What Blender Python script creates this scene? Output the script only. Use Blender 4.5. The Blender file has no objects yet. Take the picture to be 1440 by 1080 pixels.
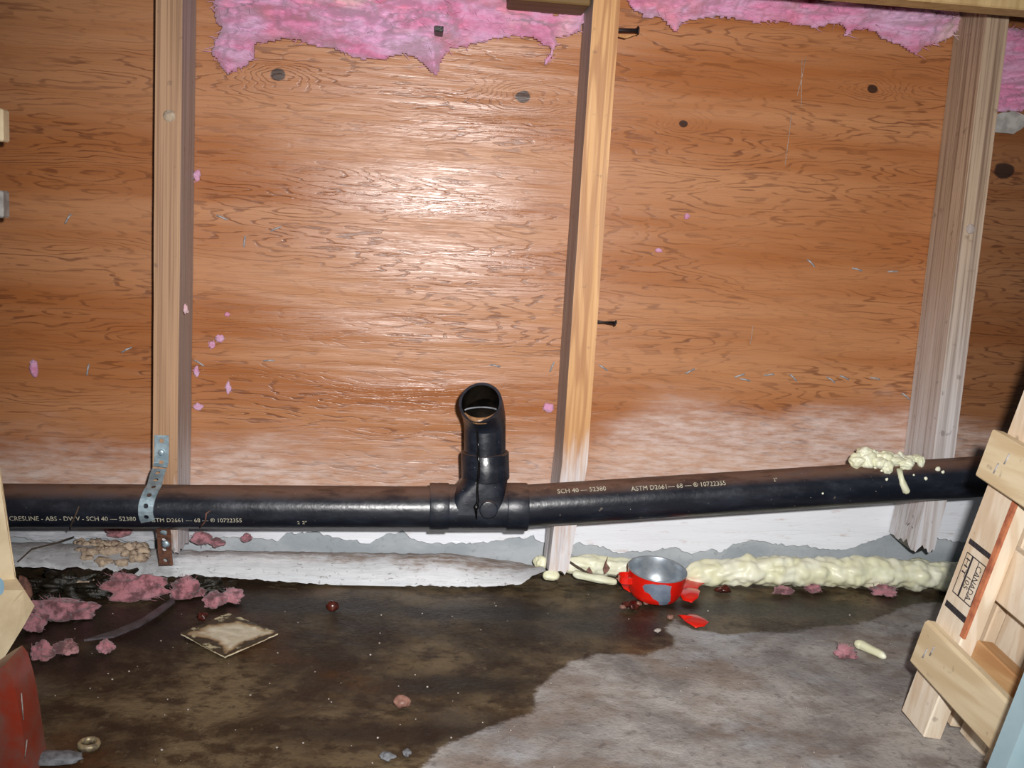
import bpy, math, random
import numpy as np
from mathutils import Vector, Matrix, noise as mn
random.seed(7); rng = np.random.default_rng(7)
S = bpy.context.scene
COL = S.collection
# ------------------------------------------------------------------ camera
YAW, PITCH, ROLL = math.radians(6.0), math.radians(8.5), math.radians(3.4)
F_PX = 1440.0
CAM = np.array([0.0, -1.53, 0.525])
fw = np.array([math.sin(YAW)*math.cos(PITCH), math.cos(YAW)*math.cos(PITCH), -math.sin(PITCH)])
r0 = np.array([math.cos(YAW), -math.sin(YAW), 0.0]); u0 = np.cross(r0, fw)
RT = math.cos(ROLL)*r0 + math.sin(ROLL)*u0
UP = math.cos(ROLL)*u0 - math.sin(ROLL)*r0
cd = bpy.data.cameras.new('camera'); cam = bpy.data.objects.new('camera', cd); COL.objects.link(cam)
cd.sensor_width = 36.0; cd.lens = 36.0*F_PX/1440.0; cd.clip_start = 0.02
cam.matrix_world = Matrix(((RT[0], UP[0], -fw[0], CAM[0]), (RT[1], UP[1], -fw[1], CAM[1]), (RT[2], UP[2], -fw[2], CAM[2]), (0, 0, 0, 1)))
S.camera = cam
# ------------------------------------------------------------------ world, flash, exposure
S.view_settings.view_transform = 'Standard'; S.view_settings.look = 'None'
S.view_settings.gamma = 1.0; S.view_settings.use_curve_mapping = False
S.view_settings.exposure = 0.0
W = bpy.data.worlds.new('world'); S.world = W; W.use_nodes = True
W.node_tree.nodes['Background'].inputs[0].default_value = (0.80, 0.88, 1.0, 1)
W.node_tree.nodes['Background'].inputs[1].default_value = 0.10
ld = bpy.data.lights.new('camera_flash', 'SPOT'); ld.shadow_soft_size = 0.014
ld.energy = 110.0; ld.color = (1.0, 0.97, 0.95); ld.spot_size = math.radians(85); ld.spot_blend = 1.0
fl = bpy.data.objects.new('camera_flash', ld); COL.objects.link(fl)
fp = CAM + RT*0.055 + UP*0.05; fa = math.radians(0.5)
fF = fw*math.cos(fa) + UP*math.sin(fa); fU = UP*math.cos(fa) - fw*math.sin(fa)
fl.matrix_world = Matrix(((RT[0], fU[0], -fF[0], fp[0]), (RT[1], fU[1], -fF[1], fp[1]), (RT[2], fU[2], -fF[2], fp[2]), (0, 0, 0, 1)))

# ------------------------------------------------------------------ measuring helpers: photo point -> place on a wall-parallel plane / on the floor
def ray(x, y): return fw + RT*(x-720)/F_PX + UP*(540-y)/F_PX
def P(x, y, Y=0.0):
    d = ray(x, y); return CAM + d*((Y-CAM[1])/d[1])
def G(x, y, z=0.0):
    d = ray(x, y); return CAM + d*((z-CAM[2])/d[2])
def nz(x, y, z, s=1.0, o=3):
    return mn.fractal(Vector((x*s, y*s, z*s)), 1.0, 2.0, o)
# ------------------------------------------------------------------ object helpers
WL = {}
def root(name, loc, label, cat, group=None):
    o = bpy.data.objects.new(name, None); COL.objects.link(o); o.empty_display_size = 0.02
    o.location = loc; WL[o] = np.array(loc, float)
    tag(o, label, cat, group); return o
def tag(o, label=None, cat=None, group=None, kind=None):
    if label: o['label'] = label
    if cat: o['category'] = cat
    if group: o['group'] = group
    if kind: o['kind'] = kind
    return o
def mk(name, v, f, mat, parent=None, base=None, smooth=True, mats=None, fm=None, sharp=None):
    v = np.asarray(v, float).reshape(-1, 3)
    if base is None:
        base = WL[parent] if parent is not None else np.array([v[:, 0].mean(), v[:, 1].mean(), v[:, 2].min()])
    base = np.array(base, float)
    me = bpy.data.meshes.new(name); me.from_pydata((v-base).tolist(), [], f)
    for m in (mats or [mat]): me.materials.append(m)
    if fm is not None: me.polygons.foreach_set('material_index', np.array(fm, dtype=np.int32))
    if smooth: me.polygons.foreach_set('use_smooth', np.ones(len(me.polygons), dtype=bool))
    me.update()
    if sharp: me.set_sharp_from_angle(angle=math.radians(sharp))
    o = bpy.data.objects.new(name, me); COL.objects.link(o)
    if parent is not None:
        o.parent = parent; o.location = base-WL[parent]
    else: o.location = base
    WL[o] = base; return o
class MB:
    def __init__(s): s.v = []; s.f = []
    def add(s, v, f):
        b = len(s.v); s.v += [tuple(map(float, p)) for p in v]; s.f += [tuple(i+b for i in q) for q in f]; return s
    def box(s, c, e1, e2, e3, b=0.0):
        """box: centre c, half-edge vectors; b = bevel metres"""
        c, e1, e2, e3 = [np.array(q, float) for q in (c, e1, e2, e3)]
        E = [e1, e2, e3]; L = [np.linalg.norm(e) for e in E]; U = [e/l for e, l in zip(E, L)]
        if b <= 0:
            v = [c+sx*e1+sy*e2+sz*e3 for sx in (-1, 1) for sy in (-1, 1) for sz in (-1, 1)]
            return s.add(v, [(0, 1, 3, 2), (4, 6, 7, 5), (0, 4, 5, 1), (2, 3, 7, 6), (0, 2, 6, 4), (1, 5, 7, 3)])
        v = []; idx = {}
        for sx in (-1, 1):
            for sy in (-1, 1):
                for sz in (-1, 1):
                    for k in range(3):
                        sg = (sx, sy, sz); p = c.copy()
                        for a in range(3): p = p+U[a]*sg[a]*(L[a]-(b if a != k else 0))
                        idx[(sx, sy, sz, k)] = len(v); v.append(p)
        f = []
        for k in range(3):
            a, d = [(1, 2), (0, 2), (0, 1)][k]
            for sg in (-1, 1):
                q = []
                for (p1, p2) in ((-1, -1), (1, -1), (1, 1), (-1, 1)):
                    t = [0, 0, 0]; t[k] = sg; t[a] = p1; t[d] = p2; q.append(idx[(*t, k)])
                f.append(tuple(q))
            for p1 in (-1, 1):
                for p2 in (-1, 1):
                    t0 = [0, 0, 0]; t0[a] = p1; t0[d] = p2; t1 = list(t0); t0[k] = -1; t1[k] = 1
                    f.append((idx[(*t0, a)], idx[(*t1, a)], idx[(*t1, d)], idx[(*t0, d)]))
        for sx in (-1, 1):
            for sy in (-1, 1):
                for sz in (-1, 1): f.append(tuple(idx[(sx, sy, sz, k)] for k in range(3)))
        return s.add(v, f)
    def tube(s, path, rad, seg=24, cap=True, wob=None):
        path = [np.array(p, float) for p in path]; n = len(path)
        if not hasattr(rad, '__len__'): rad = [rad]*n
        T = [path[min(i+1, n-1)]-path[max(i-1, 0)] for i in range(n)]
        T = [t/np.linalg.norm(t) for t in T]
        a = np.array([0, 0, 1.0]) if abs(T[0][2]) < .9 else np.array([0, 1.0, 0])
        N = np.cross(T[0], a); N /= np.linalg.norm(N); v = []
        for i in range(n):
            N = N-T[i]*np.dot(N, T[i]); N /= np.linalg.norm(N); B = np.cross(T[i], N)
            for k in range(seg):
                t = 2*math.pi*k/seg; r = rad[i]
                if wob: r = r*wob(i, k, path[i])
                v.append(path[i]+r*(math.cos(t)*N+math.sin(t)*B))
        f = [(i*seg+k, i*seg+(k+1) % seg, (i+1)*seg+(k+1) % seg, (i+1)*seg+k) for i in range(n-1) for k in range(seg)]
        if cap: f += [tuple(range(seg))[::-1], tuple((n-1)*seg+k for k in range(seg))]
        return s.add(v, f)
    def prism(s, poly, d):
        """polygon (3-D points) extruded by vector d"""
        n = len(poly); d = np.array(d, float)
        v = [np.array(p, float) for p in poly]+[np.array(p, float)+d for p in poly]
        f = [tuple(range(n)), tuple(range(2*n-1, n-1, -1))]+[(i, n+i, n+(i+1) % n, (i+1) % n)[::-1] for i in range(n)]
        return s.add(v, f)
    def blob(s, c, r, sub=3, amp=.25, freq=1.2, seed=0, flat=None):
        V, Fc = ICO[sub]; c = np.array(c, float); r = np.array(r if hasattr(r, '__len__') else [r]*3, float); out = []
        for p in V:
            k = 1+amp*nz(p[0]*freq+seed*7.1, p[1]*freq+seed*3.3, p[2]*freq, 1, 3)
            q = c+r*p*k
            if flat is not None and q[2] < flat: q[2] = flat
            out.append(q)
        return s.add(out, Fc)
    def build(s, name, mat, parent=None, **k): return mk(name, s.v, s.f, mat, parent, **k)
def _ico(n):
    import bmesh
    bm = bmesh.new(); bmesh.ops.create_icosphere(bm, subdivisions=n, radius=1)
    r = ([np.array(v.co) for v in bm.verts], [tuple(v.index for v in f.verts) for f in bm.faces]); bm.free(); return r
ICO = {n: _ico(n) for n in (1, 2, 3, 4, 5)}
def jag(pts, step, amp, seed=0.0):
    """densify a polyline and roughen it"""
    out = []
    for a, b in zip(pts[:-1], pts[1:]):
        a = np.array(a, float); b = np.array(b, float); n = max(1, int(np.linalg.norm(b-a)/step))
        for i in range(n):
            p = a+(b-a)*i/n; j = amp*nz(p[0]*90+seed, p[-1]*90, seed*1.7, 1, 4)
            out.append((p[0]+j*.5, p[1], p[2]+j) if len(p) == 3 else (p[0]+j*.5, p[1]+j))
    out.append(tuple(pts[-1])); return out
# ------------------------------------------------------------------ node helpers
def lin(r, g, b): return tuple(((c/255)/12.92 if c/255 <= .04045 else ((c/255+.055)/1.055)**2.4) for c in (r, g, b))+(1,)
class NT:
    def __init__(s, name):
        s.m = bpy.data.materials.new(name); s.m.use_nodes = True; s.t = s.m.node_tree
        s.b = s.t.nodes['Principled BSDF']; s._p = None
    def n(s, ty, **k):
        nd = s.t.nodes.new(ty)
        for a, b in k.items(): setattr(nd, a, b)
        return nd
    def put(s, sock, v):
        if isinstance(v, bpy.types.NodeSocket): s.t.links.new(v, sock)
        else: sock.default_value = v
    @property
    def pos(s):
        if not s._p:
            g = s.n('ShaderNodeNewGeometry'); x = s.n('ShaderNodeSeparateXYZ'); s.t.links.new(g.outputs['Position'], x.inputs[0])
            s._p = x.outputs; s.geo = g
        return s._p
    def M(s, op, a, b=0.0, c=None, clamp=False):
        nd = s.n('ShaderNodeMath', operation=op, use_clamp=clamp); s.put(nd.inputs[0], a); s.put(nd.inputs[1], b)
        if c is not None: s.put(nd.inputs[2], c)
        return nd.outputs[0]
    def vec(s, x, y, z):
        nd = s.n('ShaderNodeCombineXYZ')
        for i, q in enumerate((x, y, z)): s.put(nd.inputs[i], q)
        return nd.outputs[0]
    def sv(s, sx, sy, sz):
        p = s.pos; return s.vec(s.M('MULTIPLY', p[0], sx), s.M('MULTIPLY', p[1], sy), s.M('MULTIPLY', p[2], sz))
    def noise(s, v, scale=1.0, detail=3.0, rough=.55, dist=0.0):
        nd = s.n('ShaderNodeTexNoise'); s.put(nd.inputs['Vector'], v); nd.inputs['Scale'].default_value = scale
        nd.inputs['Detail'].default_value = detail; nd.inputs['Roughness'].default_value = rough; nd.inputs['Distortion'].default_value = dist
        return nd.outputs[0]
    def mr(s, v, a, b, c=0.0, d=1.0, smooth=True):
        nd = s.n('ShaderNodeMapRange', interpolation_type='SMOOTHSTEP' if smooth else 'LINEAR')
        for i, q in enumerate((v, a, b, c, d)): s.put(nd.inputs[i], q)
        return nd.outputs[0]
    def mix(s, f, a, b, blend='MIX'):
        nd = s.n('ShaderNodeMix', data_type='RGBA', blend_type=blend); s.put(nd.inputs[0], f); s.put(nd.inputs[6], a); s.put(nd.inputs[7], b)
        return nd.outputs[2]
    def bump(s, h, dist=.001, st=1.0, prev=None):
        nd = s.n('ShaderNodeBump'); s.put(nd.inputs['Height'], h); nd.inputs['Distance'].default_value = dist; nd.inputs['Strength'].default_value = st
        if prev is not None: s.t.links.new(prev, nd.inputs['Normal'])
        return nd.outputs[0]
    def out(s, col, rough=.6, nrm=None, **k):
        s.put(s.b.inputs['Base Color'], col); s.put(s.b.inputs['Roughness'], rough)
        if nrm is not None: s.put(s.b.inputs['Normal'], nrm)
        for a, v in k.items(): s.put(s.b.inputs[a.replace('_', ' ')], v)
        return s.m
def wsum(t, a, b): return t.M('ADD', a, b)

# ------------------------------------------------------------------ materials
def mat_plywood(name, tone=1.0, knots=(), off=0.0, pale_x=None, zlo=.185, zhi=.30):
    t = NT(name); x, y, z = t.pos
    w1 = t.noise(t.vec(t.M('MULTIPLY_ADD', x, 1.1, off), 0.0, t.M('MULTIPLY', z, 7.5)), 1.6, 4, .5)
    w2 = t.noise(t.vec(t.M('MULTIPLY_ADD', x, 7.0, off), 3.0, t.M('MULTIPLY', z, 42)), 1.0, 3, .6)
    fld = t.M('MULTIPLY_ADD', w1, 9.0, t.M('MULTIPLY', z, 9.0)); fld = t.M('MULTIPLY_ADD', w2, .9, fld)
    kd = None; wz = t.noise(t.sv(30, 0, 40), 1.0, 2, .5)
    for (kx, kz, s) in knots:
        dx = t.M('MULTIPLY', t.M('SUBTRACT', x, kx), 1/(s*2.3)); dz = t.M('MULTIPLY', t.M('MULTIPLY_ADD', t.M('SUBTRACT', wz, .5), s*1.5, t.M('SUBTRACT', z, kz)), 1/s)
        d2 = t.M('ADD', t.M('MULTIPLY', dx, dx), t.M('MULTIPLY', dz, dz))
        fld = t.M('MULTIPLY_ADD', t.M('EXPONENT', t.M('MULTIPLY', d2, -.13)), 1.7, fld)
        dx2 = t.M('MULTIPLY', dx, 1.75); e2 = t.M('ADD', t.M('MULTIPLY', dx2, dx2), t.M('MULTIPLY', dz, dz))
        core = t.mr(t.M('ADD', e2, t.M('MULTIPLY', w2, .9)), 1.25, 1.75, 1, 0)
        kd = core if kd is None else t.M('MAXIMUM', kd, core)
    sn = t.M('SINE', t.M('MULTIPLY', fld, 2*math.pi*3.0))
    amp = t.noise(t.vec(t.M('MULTIPLY_ADD', x, 2.2, off), 7.0, t.M('MULTIPLY', z, 9)), 1.3, 2, .6)
    brk = t.noise(t.vec(t.M('MULTIPLY', x, 17), 1.0, t.M('MULTIPLY', z, 170)), 1.0, 4, .65)
    line = t.M('MULTIPLY', t.mr(sn, .45, .98), t.mr(brk, .34, .58)); line = t.M('MULTIPLY', line, t.mr(amp, .35, .65, .25, 1.0))
    fine = t.noise(t.vec(t.M('MULTIPLY', x, 13), 0.0, t.M('MULTIPLY', z, 520)), 1.0, 3, .7)
    band = t.noise(t.vec(t.M('MULTIPLY_ADD', x, .8, off), 9.0, t.M('MULTIPLY', z, 13)), 1.0, 3, .6)
    c = t.mix(t.mr(band, .3, .7), lin(154*tone, 93*tone, 50*tone), lin(178*tone, 124*tone, 82*tone))
    c = t.mix(t.M('MULTIPLY', t.mr(fine, .42, .72), .38), c, lin(120*tone, 74*tone, 46*tone))
    c = t.mix(t.M('MULTIPLY', line, .74), c, lin(96*tone, 52*tone, 30*tone))
    # speckled pores, grey rub marks
    por = t.noise(t.vec(t.M('MULTIPLY', x, 90), 0.0, t.M('MULTIPLY', z, 260)), 1.0, 2, .5)
    c = t.mix(t.M('MULTIPLY', t.mr(por, .64, .76), .35), c, lin(92, 52, 30))
    if kd is not None:
        c = t.mix(t.M('MULTIPLY', kd, .9), c, lin(36, 23, 20))
    # lime bloom low down on the sheet, white paint at the foot
    bn = t.noise(t.sv(3.2, 0, 11), 1.0, 4, .62)
    hi = zhi if pale_x is None else t.mr(x, pale_x[0], pale_x[1], zlo+.015, zhi)
    top = t.M('MULTIPLY_ADD', t.M('SUBTRACT', bn, .5), .22, hi)
    bloom = t.mr(t.M('SUBTRACT', top, z), -.02, .085)
    grit = t.noise(t.sv(22, 0, 120), 1.0, 4, .7)
    c = t.mix(t.M('MULTIPLY', bloom, t.mr(grit, .3, .72, .25, .86)), c, lin(214, 196, 188))
    ptop = t.M('MULTIPLY_ADD', t.M('SUBTRACT', bn, .5), .05, t.M('MULTIPLY_ADD', x, .055, .125))
    paint = t.mr(t.M('SUBTRACT', ptop, z), -.008, .012)
    c = t.mix(t.M('MULTIPLY', paint, t.mr(grit, .28, .44, .55, 1.0)), c, lin(226, 230, 236))
    dl = t.M('MULTIPLY', t.M('MULTIPLY', paint, t.mr(x, -.12, -.34)), t.mr(grit, .3, .6, .3, .8)); c = t.mix(dl, c, lin(140, 142, 148))
    h = t.M('ADD', t.M('MULTIPLY', fine, .7), t.M('MULTIPLY', line, -.6))
    big = t.noise(t.sv(4, 0, 30), 1.0, 2, .5)
    nr = t.bump(big, .0045, .8); nr = t.bump(h, .0005, .8, nr)
    return t.out(c, t.M('ADD', t.mr(fine, .3, .7, -.06, .10), t.mr(band, .36, .62, .23, .42)), nr, Specular_IOR_Level=.42)
def mat_wood(name, light, dark, axis=2, fx=150, fl=2.5, rough=.6, line=.7, ring=0.0, white=None, bump=.0005, off=0.0):
    """grain running along world axis; ring > 0 adds cathedral figure; white = (z0, z1) whitening towards the foot"""
    t = NT(name); p = t.pos
    sc = [fx, fx, fx]; sc[axis] = fl
    g = t.noise(t.vec(t.M('MULTIPLY_ADD', p[0], sc[0], off), t.M('MULTIPLY', p[1], sc[1]), t.M('MULTIPLY', p[2], sc[2])), 1.0, 4, .62)
    sl = [30, 30, 30]; sl[axis] = 2.2
    b = t.noise(t.vec(t.M('MULTIPLY_ADD', p[0], sl[0], off), t.M('MULTIPLY', p[1], sl[1]), t.M('MULTIPLY', p[2], sl[2])), 1.0, 3, .55)
    c = t.mix(t.mr(b, .3, .7), light, tuple(.72*a+.28*d for a, d in zip(light, dark)))
    c = t.mix(t.M('MULTIPLY', t.mr(g, .42, .7), line), c, dark)
    if ring:
        sr = [26, 26, 26]; sr[axis] = 2.0
        r = t.noise(t.vec(t.M('MULTIPLY_ADD', p[0], sr[0], off+4), t.M('MULTIPLY', p[1], sr[1]), t.M('MULTIPLY', p[2], sr[2])), 1.0, 2, .45)
        s = t.M('SINE', t.M('MULTIPLY', r, 2*math.pi*ring)); c = t.mix(t.M('MULTIPLY', t.mr(s, .2, .95), .6), c, dark)
    if white:
        wn = t.noise(t.sv(60, 60, 9), 1.0, 4, .6)
        wf = t.mr(t.M('MULTIPLY_ADD', t.M('SUBTRACT', wn, .5), .2, p[2]), white[1], white[0])
        c = t.mix(t.M('MULTIPLY', wf, t.mr(g, .40, .62, .95, .55)), c, lin(212, 212, 216))
    spk = t.noise(t.sv(70, 70, 70), 1.0, 2, .5); c = t.mix(t.M('MULTIPLY', t.mr(spk, .66, .78), .4), c, lin(70, 52, 42))
    return t.out(c, rough, t.bump(g, bump, .9))
def mat_plain(name, c1, c2, sc=40, rough=.5, bump=0.0, **k):
    t = NT(name); g = t.noise(t.sv(sc, sc, sc), 1.0, 4, .6)
    c = t.mix(t.mr(g, .35, .68), c1, c2)
    return t.out(c, rough, t.bump(g, bump, .8) if bump else None, **k)
def mat_abs(name):
    t = NT(name); p = t.pos; t.geo
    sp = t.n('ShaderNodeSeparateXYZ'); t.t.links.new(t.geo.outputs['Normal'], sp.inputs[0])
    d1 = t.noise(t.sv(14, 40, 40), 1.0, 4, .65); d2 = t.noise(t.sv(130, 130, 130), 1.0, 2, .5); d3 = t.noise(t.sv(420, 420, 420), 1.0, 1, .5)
    dust_refl = t.M('MULTIPLY', t.mr(sp.outputs[2], .45, .95), t.mr(d1, .3, .55, .35, 1.0))  # brown on upward faces: settled dust plus the plywood's reflection put into the colour
    c = t.mix(t.M('MULTIPLY', dust_refl, .8), lin(20, 24, 33), lin(118, 86, 68))
    film = t.mr(d1, .45, .75); c = t.mix(t.M('MULTIPLY', film, .35), c, lin(56, 62, 76))
    c = t.mix(t.M('MULTIPLY', t.mr(d2, .72, .78), .6), c, lin(120, 110, 100))
    c = t.mix(t.mr(d3, .80, .84), c, lin(205, 205, 200))
    r = t.M('ADD', t.M('MULTIPLY', dust_refl, .35), t.mr(d1, .3, .7, .27, .40))
    return t.out(c, r, t.bump(d2, .0006, .5), Specular_IOR_Level=.55)
def mat_pink(name, dirty=0.0):
    t = NT(name)
    a = t.noise(t.sv(9, 9, 34), 1.0, 4, .6, .6); b = t.noise(t.sv(16, 16, 22), 1.0, 2, .5); g = t.noise(t.sv(120, 120, 300), 1.0, 3, .7)
    c = t.mix(t.mr(a, .34, .66), lin(204, 126, 160), lin(204, 166, 194)); c = t.mix(t.M('MULTIPLY', t.mr(b, .55, .78), .8), c, lin(212, 130, 148))
    c = t.mix(t.M('MULTIPLY', t.mr(g, .5, .75), .35), c, lin(176, 104, 140))
    e = t.noise(t.sv(7, 7, 7), 1.0, 2, .5); c = t.mix(t.M('MULTIPLY', t.mr(e, .6, .72), .6), c, lin(228, 200, 190))
    if dirty:
        d = t.noise(t.sv(55, 55, 55), 1.0, 4, .65); c = t.mix(.8, c, lin(166, 112, 112)); c = t.mix(t.M('MULTIPLY', t.mr(d, .42, .62), dirty), c, lin(58, 40, 38))
    return t.out(c, .85, t.bump(g, .0022, .9), Specular_IOR_Level=.15, Sheen_Weight=.3)
def mat_foam(name):
    t = NT(name); a = t.noise(t.sv(38, 38, 38), 1.0, 4, .55); b = t.noise(t.sv(9, 9, 9), 1.0, 2, .5)
    c = t.mix(t.mr(a, .35, .65), lin(226, 226, 190), lin(236, 237, 214)); c = t.mix(t.M('MULTIPLY', t.mr(b, .5, .7), .5), c, lin(208, 216, 194))
    return t.out(c, .38, t.bump(a, .0015, .5), Specular_IOR_Level=.45)
def mat_floor():
    t = NT('concrete_floor'); at = t.n('ShaderNodeAttribute', attribute_name='wet'); wet = at.outputs['Fac']
    at2 = t.n('ShaderNodeAttribute', attribute_name='puddle'); pud = at2.outputs['Fac']
    x, y, z = t.pos
    a = t.noise(t.sv(6, 6, 6), 1.0, 6, .66, .4); b = t.noise(t.sv(19, 24, 19), 1.0, 5, .68); g = t.noise(t.sv(180, 180, 180), 1.0, 4, .7); e = t.noise(t.sv(3.1, 3.9, 3), 1.0, 6, .6)
    k = t.noise(t.vec(t.M('MULTIPLY', x, 4.2), t.M('MULTIPLY_ADD', y, 5.5, 11.0), 3.0), 1.0, 6, .62); m = t.noise(t.vec(t.M('MULTIPLY', x, 60), t.M('MULTIPLY', y, 60), 6.0), 1.0, 5, .7)
    dry = t.mix(t.mr(a, .34, .66), lin(126, 121, 119), lin(182, 178, 173))
    dry = t.mix(t.M('MULTIPLY', t.mr(b, .48, .66), .55), dry, lin(116, 104, 94)); dry = t.mix(t.M('MULTIPLY', t.mr(k, .48, .66), .6), dry, lin(126, 104, 84))
    dry = t.mix(t.M('MULTIPLY', t.mr(e, .53, .66), .65), dry, lin(184, 190, 196)); dry = t.mix(t.M('MULTIPLY', t.mr(m, .54, .68), .5), dry, lin(86, 80, 78))
    dry = t.mix(t.M('MULTIPLY', t.mr(g, .5, .7), .3), dry, lin(96, 90, 88))
    wt = t.mix(t.mr(a, .38, .62), lin(56, 44, 30), lin(116, 100, 74)); wt = t.mix(t.M('MULTIPLY', t.mr(b, .46, .62), .8), wt, lin(46, 32, 20))
    wt = t.mix(t.M('MULTIPLY', t.mr(k, .54, .66), .5), wt, lin(104, 66, 36)); wt = t.mix(t.M('MULTIPLY', t.mr(e, .52, .68), .5), wt, lin(118, 110, 96))
    wt = t.mix(t.M('MULTIPLY', t.mr(m, .55, .66), .6), wt, lin(36, 28, 20)); wt = t.mix(t.M('MULTIPLY', t.mr(m, .42, .32), .35), wt, lin(140, 126, 100))
    wt = t.mix(t.M('MULTIPLY', pud, .88), wt, lin(30, 23, 17))
    wf = t.M('MULTIPLY_ADD', t.M('SUBTRACT', b, .5), .9, wet); wf = t.mr(t.M('MULTIPLY_ADD', t.M('SUBTRACT', g, .5), .5, wf), .32, .68)
    c = t.mix(wf, dry, wt)
    r = t.M('MULTIPLY_ADD', wf, t.M('MULTIPLY_ADD', pud, -.1, -.42), t.mr(g, .3, .7, .78, .95))
    nb = t.bump(a, .004, .5); nb = t.bump(g, .0016, .8, nb)
    return t.out(c, r, nb, Specular_IOR_Level=.4)
def mat_concrete(name, c1, c2, c3):
    t = NT(name); a = t.noise(t.sv(7, 7, 16), 1.0, 4, .6); g = t.noise(t.sv(90, 90, 90), 1.0, 4, .7)
    c = t.mix(t.mr(a, .35, .65), c1, c2); c = t.mix(t.M('MULTIPLY', t.mr(g, .55, .75), .5), c, c3)
    return t.out(c, .75, t.bump(g, .0012, .8))
def mat_rotboard():
    t = NT('flaking_white_board'); x, y, z = t.pos
    a = t.noise(t.sv(5, 30, 30), 1.0, 4, .6); g = t.noise(t.sv(24, 140, 140), 1.0, 4, .7); d = t.noise(t.sv(11, 22, 22), 1.0, 5, .68)
    c = t.mix(t.mr(a, .35, .65), lin(212, 218, 222), lin(232, 236, 240)); c = t.mix(t.M('MULTIPLY', t.mr(g, .54, .76), .45), c, lin(160, 158, 156))
    # bare brown wood shows along the back half of the plate where the paint has gone
    pk = t.noise(t.sv(120, 160, 160), 1.0, 3, .6); c = t.mix(t.M('MULTIPLY', t.mr(pk, .60, .70), .6), c, lin(112, 104, 98))
    f = t.mr(t.M('MULTIPLY_ADD', t.M('SUBTRACT', d, .5), .14, y), -.060, -.024); f = t.M('MULTIPLY', f, t.mr(x, -.42, -.1, .45, 1.0))
    c = t.mix(t.M('MULTIPLY', f, t.mr(g, .3, .62, .35, .95)), c, lin(142, 122, 106))
    c = t.mix(t.M('MULTIPLY', t.mr(d, .64, .74), .7), c, lin(96, 76, 62))
    dl = t.M('MULTIPLY', t.mr(x, -.16, -.36), t.mr(d, .38, .58)); c = t.mix(t.M('MULTIPLY', dl, .6), c, lin(124, 122, 124))
    return t.out(c, .7, t.bump(g, .0014, .9))
def mat_tile():
    t = NT('grimy_tile'); tc = t.n('ShaderNodeTexCoord'); s = t.n('ShaderNodeSeparateXYZ'); t.t.links.new(tc.outputs['Generated'], s.inputs[0])
    at = t.n('ShaderNodeAttribute', attribute_name='edge'); ed = at.outputs['Fac']
    a = t.noise(t.sv(60, 60, 60), 1.0, 5, .65); b = t.noise(t.sv(24, 24, 24), 1.0, 3, .6)
    c = t.mix(t.mr(a, .3, .7), lin(232, 224, 200), lin(206, 196, 168))
    g = t.M('MULTIPLY_ADD', t.M('SUBTRACT', b, .5), .55, ed)
    c = t.mix(t.mr(g, .27, .14, 0, .8), c, lin(160, 124, 78)); c = t.mix(t.mr(g, .17, .09, 0, .92), c, lin(44, 37, 27))
    c = t.mix(t.M('MULTIPLY', t.mr(a, .52, .62), t.mr(ed, .16, .02)), c, lin(206, 196, 160))
    return t.out(c, .35, t.bump(a, .001, .7))

M = {}
kP = lambda x, y, s: (float(P(x, y)[0]), float(P(x, y)[2]), s)
M['ply'] = mat_plywood('orange_plywood', 1.0, [kP(391, 105, .0075), kP(735, 136, .008), kP(961, 174, .005), kP(1227, 126, .006)], 0.0, (.25, .42))
M['ply2'] = mat_plywood('weathered_plywood', .82, [kP(1412, 240, .012)], 5.3, None, .20, .27)
M['stud1'] = mat_wood('tan_stud_wood', lin(180, 142, 108), lin(120, 84, 58), 2, 260, 2.0, .6, .75, 0, (.06, .12))
M['stud2'] = mat_wood('golden_stud_wood', lin(204, 156, 100), lin(150, 96, 50), 2, 160, 3, .5, .45, 6.0, (.15, .27), off=2.0)
M['stud2b'] = mat_wood('grey_aged_stud_wood', lin(182, 168, 160), lin(120, 106, 98), 2, 200, 3, .7, .6, 0, (.13, .25))
M['stud3'] = mat_wood('weathered_grey_stud_wood', lin(192, 168, 142), lin(112, 84, 66), 2, 200, 2.0, .7, .85, 0, (.10, .62), off=5.0)
M['beam'] = mat_wood('tan_beam_wood', lin(206, 176, 124), lin(156, 120, 74), 2, 70, 6, .6, .5)
M['block'] = mat_wood('dark_blocking_wood', lin(120, 92, 48), lin(70, 50, 28), 0, 120, 4, .7, .5)
M['pal'] = mat_wood('pale_pallet_wood', lin(234, 222, 202), lin(204, 178, 146), 2, 130, 8, .6, .45, 3.0, bump=.0004)
M['palg'] = mat_wood('pale_pallet_deck_wood', lin(226, 210, 176), lin(194, 168, 128), 1, 110, 9, .6, .4, 2.2, off=3.0, bump=.0004)
M['palo'] = mat_wood('orange_pallet_wood', lin(212, 176, 128), lin(176, 124, 78), 1, 120, 7, .6, .5, 3.0, off=8.0, bump=.0004)
M['bark'] = mat_plain('bark_edge_red', lin(196, 122, 84), lin(150, 84, 62), 60, .7)
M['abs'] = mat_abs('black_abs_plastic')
M['abs_in'] = mat_plain('wet_black_bore', lin(16, 15, 14), lin(34, 28, 22), 60, .18, .0006)
M['lit_silt'] = mat_plain('tan_lit_silt', lin(170, 128, 88), lin(118, 84, 56), 140, .35, .001)  # mud tan that also stands in for light on the wet bore wall
M['drip'] = mat_plain('black_glue', lin(6, 6, 7), lin(12, 12, 14), 60, .2)
M['ink'] = mat_plain('pale_pipe_print', lin(206, 200, 176), lin(150, 146, 130), 300, .6)
M['galv'] = mat_plain('galvanised_steel', lin(176, 196, 204), lin(138, 158, 168), 90, .42, .0003, Metallic=.55)
M['rust'] = mat_plain('rusty_steel', lin(122, 82, 62), lin(80, 54, 46), 150, .7, .0006, Metallic=.3)
M['nail'] = mat_plain('dark_nail_steel', lin(52, 40, 40), lin(30, 24, 26), 200, .5, 0, Metallic=.4)
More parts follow.
